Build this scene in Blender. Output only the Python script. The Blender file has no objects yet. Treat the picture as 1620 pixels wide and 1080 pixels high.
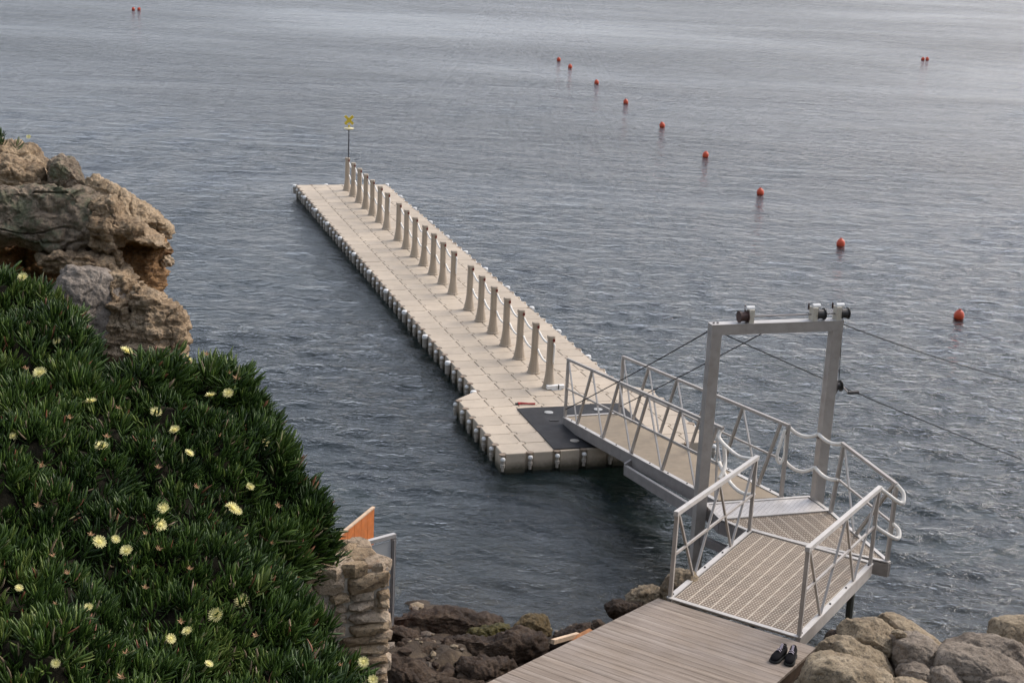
import bpy, bmesh, math, random
import numpy as np
from mathutils import Vector, Matrix
random.seed(7)
rng = np.random.default_rng(11)
SC = bpy.context.scene
COL = SC.collection

# ------------------------------------------------------------------ camera
cam = bpy.data.cameras.new("camera")
camo = bpy.data.objects.new("camera", cam)
COL.objects.link(camo)
cF = Vector((0.0, 0.961203, -0.275841)); cR = Vector((0.998819, 0.013401, 0.046698)); cU = Vector((-0.048583, 0.275515, 0.960068))
m = Matrix((cR, cU, -cF)).transposed().to_4x4()
m.translation = Vector((0, 0, 9.5678))
camo.matrix_world = m
cam.sensor_width = 36.0
cam.lens = 53.61
cam.clip_start = 0.1
cam.clip_end = 20000
SC.camera = camo

# ------------------------------------------------------------------ light
SUN_AZ, SUN_EL = math.radians(54), math.radians(42)      # clockwise from +Y
world = bpy.data.worlds.new("World"); SC.world = world; world.use_nodes = True
wn, wl = world.node_tree.nodes, world.node_tree.links
bg = wn["Background"]
sky = wn.new("ShaderNodeTexSky"); sky.sky_type = 'NISHITA'; sky.sun_disc = False
sky.sun_elevation = SUN_EL; sky.sun_rotation = SUN_AZ
sky.altitude = 0; sky.air_density = 1.0; sky.dust_density = 2.5; sky.ozone_density = 1.0
hs = wn.new("ShaderNodeHueSaturation"); hs.inputs["Saturation"].default_value = 0.62
wl.new(sky.outputs[0], hs.inputs["Color"]); tint = wn.new("ShaderNodeMix"); tint.data_type = 'RGBA'; tint.blend_type = 'MULTIPLY'; tint.inputs[0].default_value = 1.0
tint.inputs[7].default_value = (1.0, .955, .985, 1); wl.new(hs.outputs[0], tint.inputs[6])
veil = wn.new("ShaderNodeMix"); veil.data_type = 'RGBA'; veil.inputs[0].default_value = 0.58      # even thin cloud over the whole sky
veil.inputs[7].default_value = (2.40, 2.64, 3.04, 1); wl.new(tint.outputs[2], veil.inputs[6]); wl.new(veil.outputs[2], bg.inputs[0])
bg.inputs[1].default_value = 0.15
sd = bpy.data.lights.new("sun", 'SUN'); sd.energy = 1.5; sd.angle = math.radians(32); sd.color = (1.0, 0.91, 0.80)
so = bpy.data.objects.new("sun", sd); COL.objects.link(so)
sdir = Vector((math.sin(SUN_AZ)*math.cos(SUN_EL), math.cos(SUN_AZ)*math.cos(SUN_EL), math.sin(SUN_EL)))
so.rotation_euler = sdir.to_track_quat('Z', 'Y').to_euler(); so.location = sdir*60
SC.view_settings.view_transform = 'Standard'; SC.view_settings.look = 'None'
SC.view_settings.gamma = 1; SC.view_settings.use_curve_mapping = False
SC.view_settings.exposure = 0.92

# ------------------------------------------------------------------ helpers
def V3(*a): return np.array(a if len(a) > 1 else a[0], float)
def unit(v): v = np.asarray(v, float); return v/np.linalg.norm(v)

class MB:
    """collects verts / faces (with a material slot per face) for one mesh"""
    def __init__(s): s.v, s.f, s.m, s.uv = [], [], [], {}
    def add(s, vs, fs, mi=0):
        b = len(s.v); s.v += [tuple(float(c) for c in p) for p in vs]
        for f in fs: s.f.append([i+b for i in f]); s.m.append(mi)
        return s
    def bar(s, a, b, w, h, up=(0, 0, 1), mi=0):
        a, b = V3(a), V3(b); d = unit(b-a); up = V3(up)
        side = np.cross(d, up)
        if np.linalg.norm(side) < 1e-4: side = np.cross(d, V3(1, 0, 0))
        side = unit(side); u = np.cross(side, d)
        vs = [p + side*sx*w/2 + u*sy*h/2 for p in (a, b) for sx, sy in ((-1, -1), (1, -1), (1, 1), (-1, 1))]
        return s.add(vs, [(3, 2, 1, 0), (4, 5, 6, 7), (0, 1, 5, 4), (1, 2, 6, 5), (2, 3, 7, 6), (3, 0, 4, 7)], mi)
    def tube(s, pts, r, n=8, mi=0, cap=True):
        pts = [V3(p) for p in pts]; rs = r if isinstance(r, (list, tuple)) else [r]*len(pts)
        ref = None; vs = []
        for i, p in enumerate(pts):
            d = unit(pts[min(i+1, len(pts)-1)] - pts[max(i-1, 0)])
            if ref is None: ref = V3(0, 0, 1) if abs(d[2]) < .9 else V3(1, 0, 0)
            x = unit(np.cross(ref, d)); y = np.cross(d, x); ref = np.cross(d, x)*1.0
            ref = y if abs(np.dot(y, d)) < .9 else ref
            vs += [p + rs[i]*(math.cos(2*math.pi*k/n)*x + math.sin(2*math.pi*k/n)*y) for k in range(n)]
        fs = [(i*n+k, i*n+(k+1) % n, (i+1)*n+(k+1) % n, (i+1)*n+k) for i in range(len(pts)-1) for k in range(n)]
        if cap: fs += [tuple(range(n))[::-1], tuple((len(pts)-1)*n+k for k in range(n))]
        return s.add(vs, fs, mi)
    def lathe(s, prof, n=12, c=(0, 0, 0), mi=0, sq=None):
        """prof: [(r, z)...]; sq: superellipse exponent per ring (2 = round)"""
        vs = []; c = V3(c)
        for i, (r, z) in enumerate(prof):
            e = 2 if sq is None else sq[i]
            for k in range(n):
                t = 2*math.pi*(k+.5)/n; ct, st = math.cos(t), math.sin(t)
                q = (abs(ct)**e + abs(st)**e)**(-1/e)
                vs.append(c + V3(r*q*ct, r*q*st, z))
        L = len(prof)
        fs = [(i*n+k, i*n+(k+1) % n, (i+1)*n+(k+1) % n, (i+1)*n+k) for i in range(L-1) for k in range(n)]
        fs += [tuple(range(n))[::-1], tuple((L-1)*n+k for k in range(n))]
        return s.add(vs, fs, mi)
    def poly(s, pts, t, mi=0):
        """flat polygon (counter-clockwise from above), thickness t downwards"""
        n = len(pts); pts = [V3(p) for p in pts]
        return s.add(pts + [p - V3(0, 0, t) for p in pts], [tuple(range(n)), tuple(range(2*n-1, n-1, -1))] +
                     [(i, i+n, (i+1) % n+n, (i+1) % n) for i in range(n)], mi)
    def mesh(s, name, mats, origin=(0, 0, 0), smooth=False):
        me = bpy.data.meshes.new(name); o = V3(origin)
        me.from_pydata([tuple(V3(p)-o) for p in s.v], [], s.f)
        for mt in (mats if isinstance(mats, (list, tuple)) else [mats]): me.materials.append(mt)
        me.polygons.foreach_set("material_index", s.m)
        if smooth: me.polygons.foreach_set("use_smooth", [True]*len(s.f))
        me.update(); return me

def np_mesh(name, co, quads, mat, smooth=True, tris=None):
    me = bpy.data.meshes.new(name)
    co = np.asarray(co, np.float32); quads = np.asarray(quads, np.int32)
    nq, k = quads.shape
    me.vertices.add(len(co)); me.vertices.foreach_set("co", co.ravel())
    me.loops.add(nq*k); me.loops.foreach_set("vertex_index", quads.ravel())
    me.polygons.add(nq); me.polygons.foreach_set("loop_start", np.arange(nq, dtype=np.int32)*k)
    me.polygons.foreach_set("loop_total", np.full(nq, k, np.int32))
    me.polygons.foreach_set("use_smooth", np.full(nq, smooth))
    me.update(calc_edges=True)
    if mat: me.materials.append(mat)
    return me

def link(name, me, parent=None, loc=None, rz=0.0, kind=None):
    o = bpy.data.objects.new(name, me); COL.objects.link(o)
    if parent: o.parent = parent
    if loc is not None: o.location = tuple(float(c) for c in loc)
    if rz: o.rotation_euler = (0, 0, rz)
    if kind: o["kind"] = kind
    return o
def tag(o, label, cat, group=None):
    o["label"] = label; o["category"] = cat
    if group: o["group"] = group
    return o
def thing(name, label, cat, loc=(0, 0, 0), rz=0.0, group=None):
    return tag(link(name, None, None, loc, rz), label, cat, group)
def part(name, mb, mats, th, smooth=False, kind=None):
    """mesh given in world coordinates, child of an unrotated thing"""
    o = th
    org = V3(0, 0, 0)
    while o is not None: org += V3(o.location); o = o.parent
    return link(name, mb.mesh(name, mats, org, smooth), th, None, 0, kind)

# vectorised value noise
def _hash(i, j, k, seed):
    h = (i*374761393 + j*668265263 + k*1274126177 + seed*974711) & 0xffffffff
    h = ((h ^ (h >> 13))*1274126177) & 0xffffffff
    h = ((h ^ (h >> 16))*2246822519) & 0xffffffff
    return ((h ^ (h >> 15)) & 0xffffff)/float(0xffffff)*2-1
def vnoise(P, seed=0):
    P = np.asarray(P, float); F = np.floor(P).astype(np.int64); t = P-F; t = t*t*t*(t*(t*6-15)+10)
    i, j, k = F.T; out = 0
    for a in (0, 1):
        wa = t[:, 0] if a else 1-t[:, 0]
        for b in (0, 1):
            wb = t[:, 1] if b else 1-t[:, 1]
            for c in (0, 1):
                wc = t[:, 2] if c else 1-t[:, 2]
                out = out + wa*wb*wc*_hash(i+a, j+b, k+c, seed)
    return out
def fbm(P, oct=4, seed=0, gain=.5):
    o, a = 0, 1.0
    for n in range(oct): o = o + a*vnoise(np.asarray(P)*2**n, seed+n); a *= gain
    return o

# ------------------------------------------------------------------ materials
def new_mat(name):
    mt = bpy.data.materials.new(name); mt.use_nodes = True
    nt = mt.node_tree; return mt, nt.nodes, nt.links, nt.nodes["Principled BSDF"]
def nodes_tools(nn, ll):
    def N(t, **kw):
        n = nn.new(t)
        for k, v in kw.items(): setattr(n, k, v)
        return n
    def noise(vec, scale, detail=6, rough=.6, dist=0.0):
        n = N("ShaderNodeTexNoise"); n.inputs["Scale"].default_value = scale; n.inputs["Detail"].default_value = detail
        n.inputs["Roughness"].default_value = rough; n.inputs["Distortion"].default_value = dist
        if vec is not None: ll.new(vec, n.inputs["Vector"])
        return n.outputs["Fac"]
    def ramp(fac, stops, interp='LINEAR'):
        r = N("ShaderNodeValToRGB"); r.color_ramp.interpolation = interp; e = r.color_ramp.elements
        while len(e) < len(stops): e.new(.5)
        for el, (p, c) in zip(e, stops): el.position = p; el.color = (*c, 1) if len(c) == 3 else c
        ll.new(fac, r.inputs[0]); return r.outputs[0]
    def mix(fac, a, b, bt='MIX'):
        x = N("ShaderNodeMix", data_type='RGBA', blend_type=bt)
        for s, v in ((x.inputs[0], fac), (x.inputs[6], a), (x.inputs[7], b)):
            if hasattr(v, "is_output") or isinstance(v, bpy.types.NodeSocket): ll.new(v, s)
            else: s.default_value = v if not isinstance(v, tuple) else (*v, 1)
        return x.outputs[2]
    def math_(op, a, b=0.0, clamp=False):
        x = N("ShaderNodeMath", operation=op, use_clamp=clamp)
        for s, v in ((x.inputs[0], a), (x.inputs[1], b)):
            if isinstance(v, bpy.types.NodeSocket): ll.new(v, s)
            else: s.default_value = v
        return x.outputs[0]
    def bump(h, dist, strength=1.0, nrm=None):
        b = N("ShaderNodeBump"); b.inputs["Distance"].default_value = dist; b.inputs["Strength"].default_value = strength
        ll.new(h, b.inputs["Height"])
        if nrm is not None: ll.new(nrm, b.inputs["Normal"])
        return b.outputs[0]
    def coords(scale=(1, 1, 1), kind="Object"):
        t = N("ShaderNodeTexCoord"); mp = N("ShaderNodeMapping"); mp.inputs["Scale"].default_value = scale
        ll.new(t.outputs[kind], mp.inputs["Vector"]); return mp.outputs[0]
    def world_pos(scale=(1, 1, 1)):
        g = N("ShaderNodeNewGeometry"); mp = N("ShaderNodeMapping"); mp.inputs["Scale"].default_value = scale
        ll.new(g.outputs["Position"], mp.inputs["Vector"]); return mp.outputs[0]
    return N, noise, ramp, mix, math_, bump, coords, world_pos

def simple(name, col, rough=.6, metal=0.0, var=.12, scale=8, bumpd=.002, bscale=60, spec=.5, rand=0.0, dirt=None, dirt_amt=.5, dirt_scale=3, tide=False):
    mt, nn, ll, p = new_mat(name); N, noise, ramp, mix, M_, bump, coords, wp = nodes_tools(nn, ll)
    c = wp()
    n1 = noise(c, scale, 5)
    lo = tuple(x*(1-var) for x in col); hi = tuple(min(1, x*(1+var)) for x in col)
    base = ramp(n1, [(.3, lo), (.7, hi)])
    if dirt:
        d = ramp(noise(c, dirt_scale, 8, .7), [(.45, (0, 0, 0)), (.75, (dirt_amt,)*3)])
        base = mix(d, base, dirt)
    if rand:
        oi = N("ShaderNodeObjectInfo")
        r = ramp(oi.outputs["Random"], [(0, (1-rand,)*3), (1, (1, 1, 1))])
        base = mix(1.0, base, r, 'MULTIPLY')
    if tide:      # algae and grime up to the waterline
        g = N("ShaderNodeNewGeometry"); sp = N("ShaderNodeSeparateXYZ"); ll.new(g.outputs["Position"], sp.inputs[0])
        zz = M_('ADD', sp.outputs[2], M_('MULTIPLY', noise(c, 7, 5), .16))
        base = mix(ramp(zz, [(.13, (.95,)*3), (.30, (0, 0, 0))]), base, (.055, .05, .032))
        base = mix(ramp(noise(c, 21, 2), [(.69, (0, 0, 0)), (.73, (.6,)*3)]), base, (.16, .12, .08))
    ll.new(base, p.inputs["Base Color"])
    rr = M_('ADD', M_('MULTIPLY', noise(c, scale*2.3, 3), .25), rough-.12)
    ll.new(rr, p.inputs["Roughness"]); p.inputs["Metallic"].default_value = metal
    p.inputs["Specular IOR Level"].default_value = spec
    if bumpd: ll.new(bump(noise(c, bscale, 4), bumpd), p.inputs["Normal"])
    return mt

def rock_mat(name, stops, lichen=None, licht=.56, dark=(.05, .045, .04), strata=False, crack=.5, wet=None):
    mt, nn, ll, p = new_mat(name); N, noise, ramp, mix, M_, bump, coords, wp = nodes_tools(nn, ll)
    c = wp((1, 1, 5) if strata else (1, 1, 1)); cw = wp()
    n1 = noise(c, 2.2, 9, .68, .3)
    base = ramp(n1, stops)
    n2 = noise(cw, 26, 6, .75)
    base = mix(ramp(n2, [(.37, (.62,)*3), (.50, (0, 0, 0))]), base, dark)       # dark mineral grains
    n3 = noise(cw, 60, 3, .7)
    if wet is None: base = mix(ramp(n3, [(.58, (0, 0, 0)), (.70, (.45,)*3)]), base, (.62, .56, .48))   # pale crystals
    if lichen:
        for col, sc, th in lichen:
            base = mix(ramp(noise(cw, sc, 10, .75), [(th, (0, 0, 0)), (th+.09, (.85,)*3)]), base, col)
    ll.new(base, p.inputs["Base Color"])
    p.inputs["Roughness"].default_value = .88 if wet is None else wet
    p.inputs["Specular IOR Level"].default_value = .25 if wet is None else .16
    b1 = bump(n1, .09, .9)
    b2 = bump(noise(c, 11, 8, .72), .05, 1.0, b1)
    b3 = bump(n2, .018, 1.0, b2)
    ll.new(b3, p.inputs["Normal"])
    return mt

M = {}
M['alu'] = simple('weathered_aluminium', (.42, .39, .36), .5, .35, .10, 5, .0008, 90, dirt=(.27, .23, .19), dirt_amt=.6, dirt_scale=4)
M['alu_light'] = simple('bare_aluminium', (.52, .495, .465), .48, .3, .10, 6, .0008, 90, dirt=(.38, .34, .31), dirt_amt=.4, dirt_scale=5)
M['alu_dark'] = simple('dull_shaded_aluminium', (.27, .25, .24), .55, .3, .14, 5, .0008, 90)  # dull metal; also the shaded tone painted on left-hand beams
M['float'] = simple('beige_polyethylene', (.505, .425, .33), .62, 0, .08, 2.2, .0015, 35, .3, rand=.13, dirt=(.33, .28, .22), dirt_amt=.45, dirt_scale=1.7, tide=True)
M['float_ear'] = simple('dark_brown_polyethylene', (.25, .19, .14), .65, 0, .15, 6, .001, 40, .3)  # darker brown plastic for the lug rings along the edge
M['post'] = simple('taupe_polyethylene', (.42, .35, .27), .6, 0, .06, 4, .001, 40, .3, rand=.08, dirt=(.30, .25, .19), dirt_amt=.3, dirt_scale=4)
M['white'] = simple('white_plastic', (.78, .78, .76), .5, 0, .06, 10, .001, 40, .4, dirt=(.5, .47, .42), dirt_amt=.35, dirt_scale=9)
M['grey_plastic'] = simple('grey_plastic', (.33, .30, .26), .55, 0, .15, 12, .001, 40)
M['stud'] = simple('worn_grey_stud', (.36, .36, .35), .5, 0, .15, 9, .001, 60)
M['dark'] = simple('dark_plastic', (.03, .028, .027), .5, 0, .2, 12, .001, 40)
M['rubber'] = simple('black_rubber_mat', (.022, .022, .024), .6, 0, .25, 3, .001, 120, .2, dirt=(.06, .058, .056), dirt_amt=.45, dirt_scale=1.6)
M['red_lens'] = simple('red_lens', (.16, .015, .012), .3, 0, .1, 9, 0, 40, .5)
M['red'] = simple('red_webbing', (.38, .02, .02), .7, 0, .15, 20, .002, 90)
M['rope'] = simple('white_rope', (.80, .77, .71), .85, 0, .14, 16, .006, 70, .2, dirt=(.58, .53, .45), dirt_amt=.4, dirt_scale=7)
M['yellow'] = simple('yellow_paint', (.62, .46, .03), .5, 0, .1, 9, .001, 40)
M['pale_yellow'] = simple('pale_yellow_plastic', (.75, .68, .42), .5, 0, .1, 9, .001, 40)
M['pole'] = simple('dark_steel', (.05, .05, .06), .5, .3, .2, 9, .001, 40)
M['buoy'] = simple('orange_red_buoy', (.58, .075, .025), .42, 0, .14, 6, .001, 30, .45, rand=.15, dirt=(.25, .06, .04), dirt_amt=.4, dirt_scale=6)
M['buoy_neck'] = simple('dark_red_buoy_neck', (.30, .04, .025), .5, 0, .1, 9, .001, 40)
M['drum'] = simple('rusty_brown_drum', (.07, .038, .03), .55, .2, .3, 14, .002, 60)
M['cream'] = simple('cream_bracket', (.55, .51, .42), .55, 0, .12, 12, .001, 60, dirt=(.35, .28, .2), dirt_amt=.5, dirt_scale=14)
M['cable'] = simple('steel_cable', (.015, .015, .016), .8, 0, .2, 9, 0, 40)
M['leg_pipe'] = simple('green_grey_pipe', (.06, .065, .055), .55, .1, .2, 9, .001, 40)
M['orange_board'] = simple('orange_varnished_wood', (.50, .145, .028), .5, 0, .18, 9, .001, 60)
M['panel'] = simple('pale_grey_panel', (.48, .49, .48), .35, 0, .06, 3, 0, 40, .5)
M['mortar'] = simple('lime_mortar', (.46, .41, .35), .9, 0, .2, 14, .012, 40, .2)
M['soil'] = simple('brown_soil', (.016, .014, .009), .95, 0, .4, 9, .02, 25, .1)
M['batten'] = simple('pale_split_wood', (.55, .40, .27), .7, 0, .2, 18, .003, 40)
M['offcut'] = simple('orange_brown_wood', (.40, .17, .06), .7, 0, .25, 18, .003, 40)
M['joist'] = simple('dark_stained_joist', (.10, .065, .045), .8, 0, .25, 9, .003, 40)
M['shoe'] = simple('black_mesh_fabric', (.010, .0095, .011), .85, 0, .3, 30, .002, 200, .12)
M['sole'] = simple('dark_grey_rubber', (.028, .03, .029), .7, 0, .2, 20, .001, 90, .2)
M['lace'] = simple('lilac_white_lace', (.62, .54, .60), .7, 0, .1, 20, .001, 90)

def plank_dots():
    mt, nn, ll, p = new_mat('perforated_brown_decking'); N, noise, ramp, mix, M_, bump, coords, wp = nodes_tools(nn, ll)
    uv = N("ShaderNodeUVMap"); uv.uv_map = "metres"
    sp = N("ShaderNodeSeparateXYZ"); ll.new(uv.outputs[0], sp.inputs[0])
    def cell(s, pitch): return M_('SUBTRACT', M_('FRACT', M_('DIVIDE', s, pitch)), .5)
    du = M_('MULTIPLY', cell(sp.outputs[0], .066), 1.0); dv = cell(sp.outputs[1], .0395)
    r = M_('SQRT', M_('ADD', M_('MULTIPLY', du, du), M_('MULTIPLY', dv, dv)))
    dot = ramp(r, [(.19, (1, 1, 1)), (.28, (0, 0, 0))])
    base = ramp(noise(wp(), 5, 6), [(.3, (.15, .113, .08)), (.7, (.225, .172, .125))])
    oi = N("ShaderNodeObjectInfo")
    base = mix(1.0, base, ramp(oi.outputs["Random"], [(0, (.86,)*3), (1, (1, 1, 1))]), 'MULTIPLY')
    base = mix(M_('MULTIPLY', dot, .75), base, (.55, .49, .41))
    ll.new(base, p.inputs["Base Color"]); p.inputs["Roughness"].default_value = .75
    ll.new(bump(dot, .004), p.inputs["Normal"]); return mt
M['dots'] = plank_dots()
def checker():
    mt, nn, ll, p = new_mat('embossed_aluminium_plate'); N, noise, ramp, mix, M_, bump, coords, wp = nodes_tools(nn, ll)
    uv = N("ShaderNodeUVMap"); uv.uv_map = "metres"
    sp = N("ShaderNodeSeparateXYZ"); ll.new(uv.outputs[0], sp.inputs[0])
    def cell(s, pitch): return M_('SUBTRACT', M_('FRACT', M_('DIVIDE', s, pitch)), .5)
    a = M_('ADD', sp.outputs[0], sp.outputs[1]); b = M_('SUBTRACT', sp.outputs[0], sp.outputs[1])
    x, y = cell(a, .085), cell(b, .085)
    r = M_('SQRT', M_('ADD', M_('MULTIPLY', x, x), M_('MULTIPLY', M_('MULTIPLY', y, y), 3.0)))
    d = ramp(r, [(.22, (1, 1, 1)), (.32, (0, 0, 0))])
    base = ramp(noise(wp(), 6, 5), [(.3, (.46, .43, .41)), (.7, (.60, .57, .54))])
    base = mix(M_('MULTIPLY', d, .5), base, (.30, .28, .27))
    ll.new(base, p.inputs["Base Color"]); p.inputs["Roughness"].default_value = .5; p.inputs["Metallic"].default_value = .3
    ll.new(bump(d, .004), p.inputs["Normal"]); return mt
M['checker'] = checker()
M['tray'] = simple('pale_beige_tray', (.46, .395, .315), .7, 0, .1, 6, .001, 60)
M['tray_dark'] = simple('dark_brown_tray', (.10, .08, .055), .8, 0, .1, 6, .001, 60)  # darker tray that reads as lines between the gangway slats
M['grating'] = simple('beige_composite_slat', (.27, .215, .15), .7, 0, .12, 7, .001, 60)
def deck_wood():
    mt, nn, ll, p = new_mat('grooved_weathered_wood'); N, noise, ramp, mix, M_, bump, coords, wp = nodes_tools(nn, ll)
    uv = N("ShaderNodeUVMap"); uv.uv_map = "metres"
    mp = N("ShaderNodeMapping"); mp.inputs["Scale"].default_value = (.9, 16, 1); ll.new(uv.outputs[0], mp.inputs[0])
    n1 = noise(mp.outputs[0], 1.0, 8, .65)
    oi = N("ShaderNodeObjectInfo")
    base = ramp(n1, [(.32, (.195, .16, .13)), (.5, (.312, .256, .208)), (.68, (.43, .375, .32))])
    tone = ramp(oi.outputs["Random"], [(0, (.84, .83, .82)), (.5, (.93, .92, .91)), (1, (1, .98, .95))])
    base = mix(1.0, base, tone, 'MULTIPLY')
    base = mix(ramp(noise(wp(), 1.6, 6), [(.4, (0, 0, 0)), (.7, (.35,)*3)]), base, (.42, .37, .34))
    sp = N("ShaderNodeSeparateXYZ"); ll.new(uv.outputs[0], sp.inputs[0])
    g = M_('ABSOLUTE', M_('SUBTRACT', M_('FRACT', M_('DIVIDE', sp.outputs[1], .0242)), .5))
    gr = ramp(g, [(.0, (0, 0, 0)), (.16, (1, 1, 1))])
    base = mix(M_('MULTIPLY', M_('SUBTRACT', 1.0, gr), .35), base, (.10, .075, .06))
    ll.new(base, p.inputs["Base Color"]); p.inputs["Roughness"].default_value = .8; p.inputs["Specular IOR Level"].default_value = .25
    b = bump(gr, .004); ll.new(bump(n1, .003, .6, b), p.inputs["Normal"]); return mt
M['wood'] = deck_wood()

M['granite'] = rock_mat('ochre_granite', [(.3, (.25, .175, .105)), (.5, (.52, .385, .245)), (.7, (.68, .54, .38))],
                        [((.24, .22, .15), 3.4, .66), ((.42, .22, .07), 5.0, .67)])
M['granite_lichen'] = rock_mat('lichened_granite', [(.28, (.17, .135, .10)), (.5, (.32, .25, .18)), (.72, (.46, .37, .27))],
                        [((.15, .165, .10), 4.5, .50), ((.30, .31, .24), 9.0, .60), ((.30, .12, .04), 6.0, .68)])
M['granite_grey'] = rock_mat('grey_granite', [(.28, (.22, .185, .155)), (.5, (.33, .28, .235)), (.72, (.44, .38, .32))],
                        [((.18, .18, .14), 6, .62)])
M['granite_orange'] = rock_mat('rust_orange_granite', [(.25, (.18, .095, .042)), (.5, (.38, .21, .09)), (.75, (.52, .32, .16))], strata=True)
M['granite_strata'] = rock_mat('layered_ochre_granite', [(.3, (.23, .155, .09)), (.5, (.50, .36, .225)), (.68, (.66, .52, .36))], strata=True)
M['boulder'] = rock_mat('brown_granite_boulder', [(.3, (.18, .13, .08)), (.5, (.38, .30, .20)), (.7, (.54, .44, .31))],
                        [((.20, .19, .16), 3.0, .60)])
M['boulder_grey'] = rock_mat('grey_granite_boulder', [(.3, (.14, .11, .085)), (.5, (.285, .235, .185)), (.7, (.43, .36, .29))],
                        [((.33, .25, .15), 3.5, .62)])
M['shore_rock'] = rock_mat('wet_dark_rock', [(.28, (.020, .012, .008)), (.5, (.070, .045, .029)), (.72, (.15, .105, .07))], wet=.6)
M['weed_rock'] = rock_mat('weedy_rock', [(.25, (.04, .035, .012)), (.5, (.10, .085, .025)), (.75, (.19, .16, .05))], wet=.5)
M['straw_weed'] = rock_mat('straw_coloured_weed', [(.25, (.09, .06, .025)), (.5, (.20, .145, .07)), (.75, (.34, .26, .14))], wet=.6)
M['pale_rock'] = rock_mat('pale_submerged_rock', [(.25, (.30, .26, .17)), (.5, (.45, .40, .27)), (.75, (.58, .52, .38))])
M['wall_stone'] = rock_mat('wall_stone', [(.28, (.34, .24, .15)), (.5, (.56, .44, .32)), (.72, (.72, .62, .50))], [((.36, .16, .06), 4.0, .60)])

def water_mat():
    mt, nn, ll, p = new_mat('sea_water'); N, noise, ramp, mix, M_, bump, coords, wp = nodes_tools(nn, ll)
    nn.remove(p); out = nn["Material Output"]
    rot = N("ShaderNodeMapping"); rot.inputs["Rotation"].default_value = (0, 0, math.radians(24)); rot.inputs["Scale"].default_value = (.72, 1.1, 1)
    ll.new(wp(), rot.inputs["Vector"])
    a = noise(rot.outputs[0], 2.9, 3, .55, .6); a2 = noise(rot.outputs[0], .55, 3, .5, .4)
    gust = ramp(noise(wp((.018, .045, 1)), 1.0, 4, .6, .5), [(.32, (.45,)*3), (.66, (1.35,)*3)])
    b = noise(rot.outputs[0], 6.5, 4, .62, .4)
    at = N("ShaderNodeAttribute"); at.attribute_name = "chop"
    far_ = M_('MULTIPLY', M_('ADD', M_('MULTIPLY', a, .12), M_('MULTIPLY', a2, .20)), at.outputs["Fac"])
    a3 = noise(rot.outputs[0], .14, 2, .5, .3); far_ = M_('ADD', far_, M_('MULTIPLY', M_('MULTIPLY', a3, .30), M_('POWER', at.outputs["Fac"], 3.0)))
    nb = bump(M_('MULTIPLY', gust, M_('ADD', far_, M_('MULTIPLY', b, .044))), 1.0)
    fr = N("ShaderNodeFresnel"); fr.inputs["IOR"].default_value = 1.333; ll.new(nb, fr.inputs["Normal"])
    tr = N("ShaderNodeBsdfTransparent"); tr.inputs[0].default_value = (.92, .96, .96, 1)
    df = N("ShaderNodeBsdfDiffuse"); df.inputs[0].default_value = (.016, .033, .038, 1); ll.new(nb, df.inputs["Normal"])
    gl = N("ShaderNodeBsdfGlossy"); gl.inputs[0].default_value = (1, 1, 1, 1); ll.new(M_('ADD', M_('MULTIPLY', at.outputs["Fac"], .11), .015), gl.inputs["Roughness"]); ll.new(nb, gl.inputs["Normal"])
    m1 = N("ShaderNodeMixShader"); m1.inputs[0].default_value = .28; ll.new(tr.outputs[0], m1.inputs[1]); ll.new(df.outputs[0], m1.inputs[2])
    m2 = N("ShaderNodeMixShader"); ll.new(fr.outputs[0], m2.inputs[0]); ll.new(m1.outputs[0], m2.inputs[1]); ll.new(gl.outputs[0], m2.inputs[2])
    ll.new(m2.outputs[0], out.inputs["Surface"])
    va = N("ShaderNodeVolumeAbsorption"); va.inputs[0].default_value = (.38, .54, .58, 1); va.inputs["Density"].default_value = .30
    ll.new(va.outputs[0], out.inputs["Volume"])
    return mt
M['water'] = water_mat()
def seabed_mat():
    mt, nn, ll, p = new_mat('seabed'); N, noise, ramp, mix, M_, bump, coords, wp = nodes_tools(nn, ll)
    c = wp()
    rock = ramp(noise(c, 1.7, 8, .7), [(.3, (.020, .013, .008)), (.52, (.065, .045, .028)), (.75, (.19, .14, .085))])
    sand = ramp(noise(c, 3, 6), [(.3, (.20, .19, .14)), (.7, (.29, .28, .22))])
    weed = ramp(noise(c, 4, 6), [(.3, (.02, .022, .02)), (.7, (.06, .05, .05))])
    deep = mix(ramp(noise(wp((.045, .10, 1)), 1.0, 5, .6), [(.46, (0, 0, 0)), (.56, (1, 1, 1))]), weed, sand)
    g = N("ShaderNodeNewGeometry"); sp = N("ShaderNodeSeparateXYZ"); ll.new(g.outputs["Position"], sp.inputs[0])
    k = M_('MULTIPLY', M_('SUBTRACT', -1.0, sp.outputs[2]), .8, True)
    ll.new(mix(k, rock, deep), p.inputs["Base Color"]); p.inputs["Roughness"].default_value = .9
    ll.new(bump(noise(c, 5, 8, .7), .08), p.inputs["Normal"]); return mt
M['seabed'] = seabed_mat()
def leaf_mat():
    mt, nn, ll, p = new_mat('succulent_leaf'); N, noise, ramp, mix, M_, bump, coords, wp = nodes_tools(nn, ll)
    at = N("ShaderNodeAttribute"); at.attribute_name = "tone"
    base = ramp(at.outputs["Fac"], [(0, (.011, .024, .007)), (.4, (.030, .060, .012)), (.75, (.068, .118, .021)), (.92, (.14, .18, .045)), (.965, (.30, .25, .17)), (.985, (.22, .09, .05))])
    ll.new(base, p.inputs["Base Color"]); p.inputs["Roughness"].default_value = .40; p.inputs["Specular IOR Level"].default_value = .32
    return mt
M['leaf'] = leaf_mat()
M['petal'] = simple('pale_yellow_petal', (.80, .74, .36), .6, 0, .08, 40, 0, 40, .2)
M['petal_in'] = simple('yellow_stamen', (.76, .67, .25), .7, 0, .1, 40, 0, 40, .2)
M['faded'] = simple('faded_peach_petal', (.62, .38, .22), .7, 0, .3, 60, 0, 40, .2)
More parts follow.
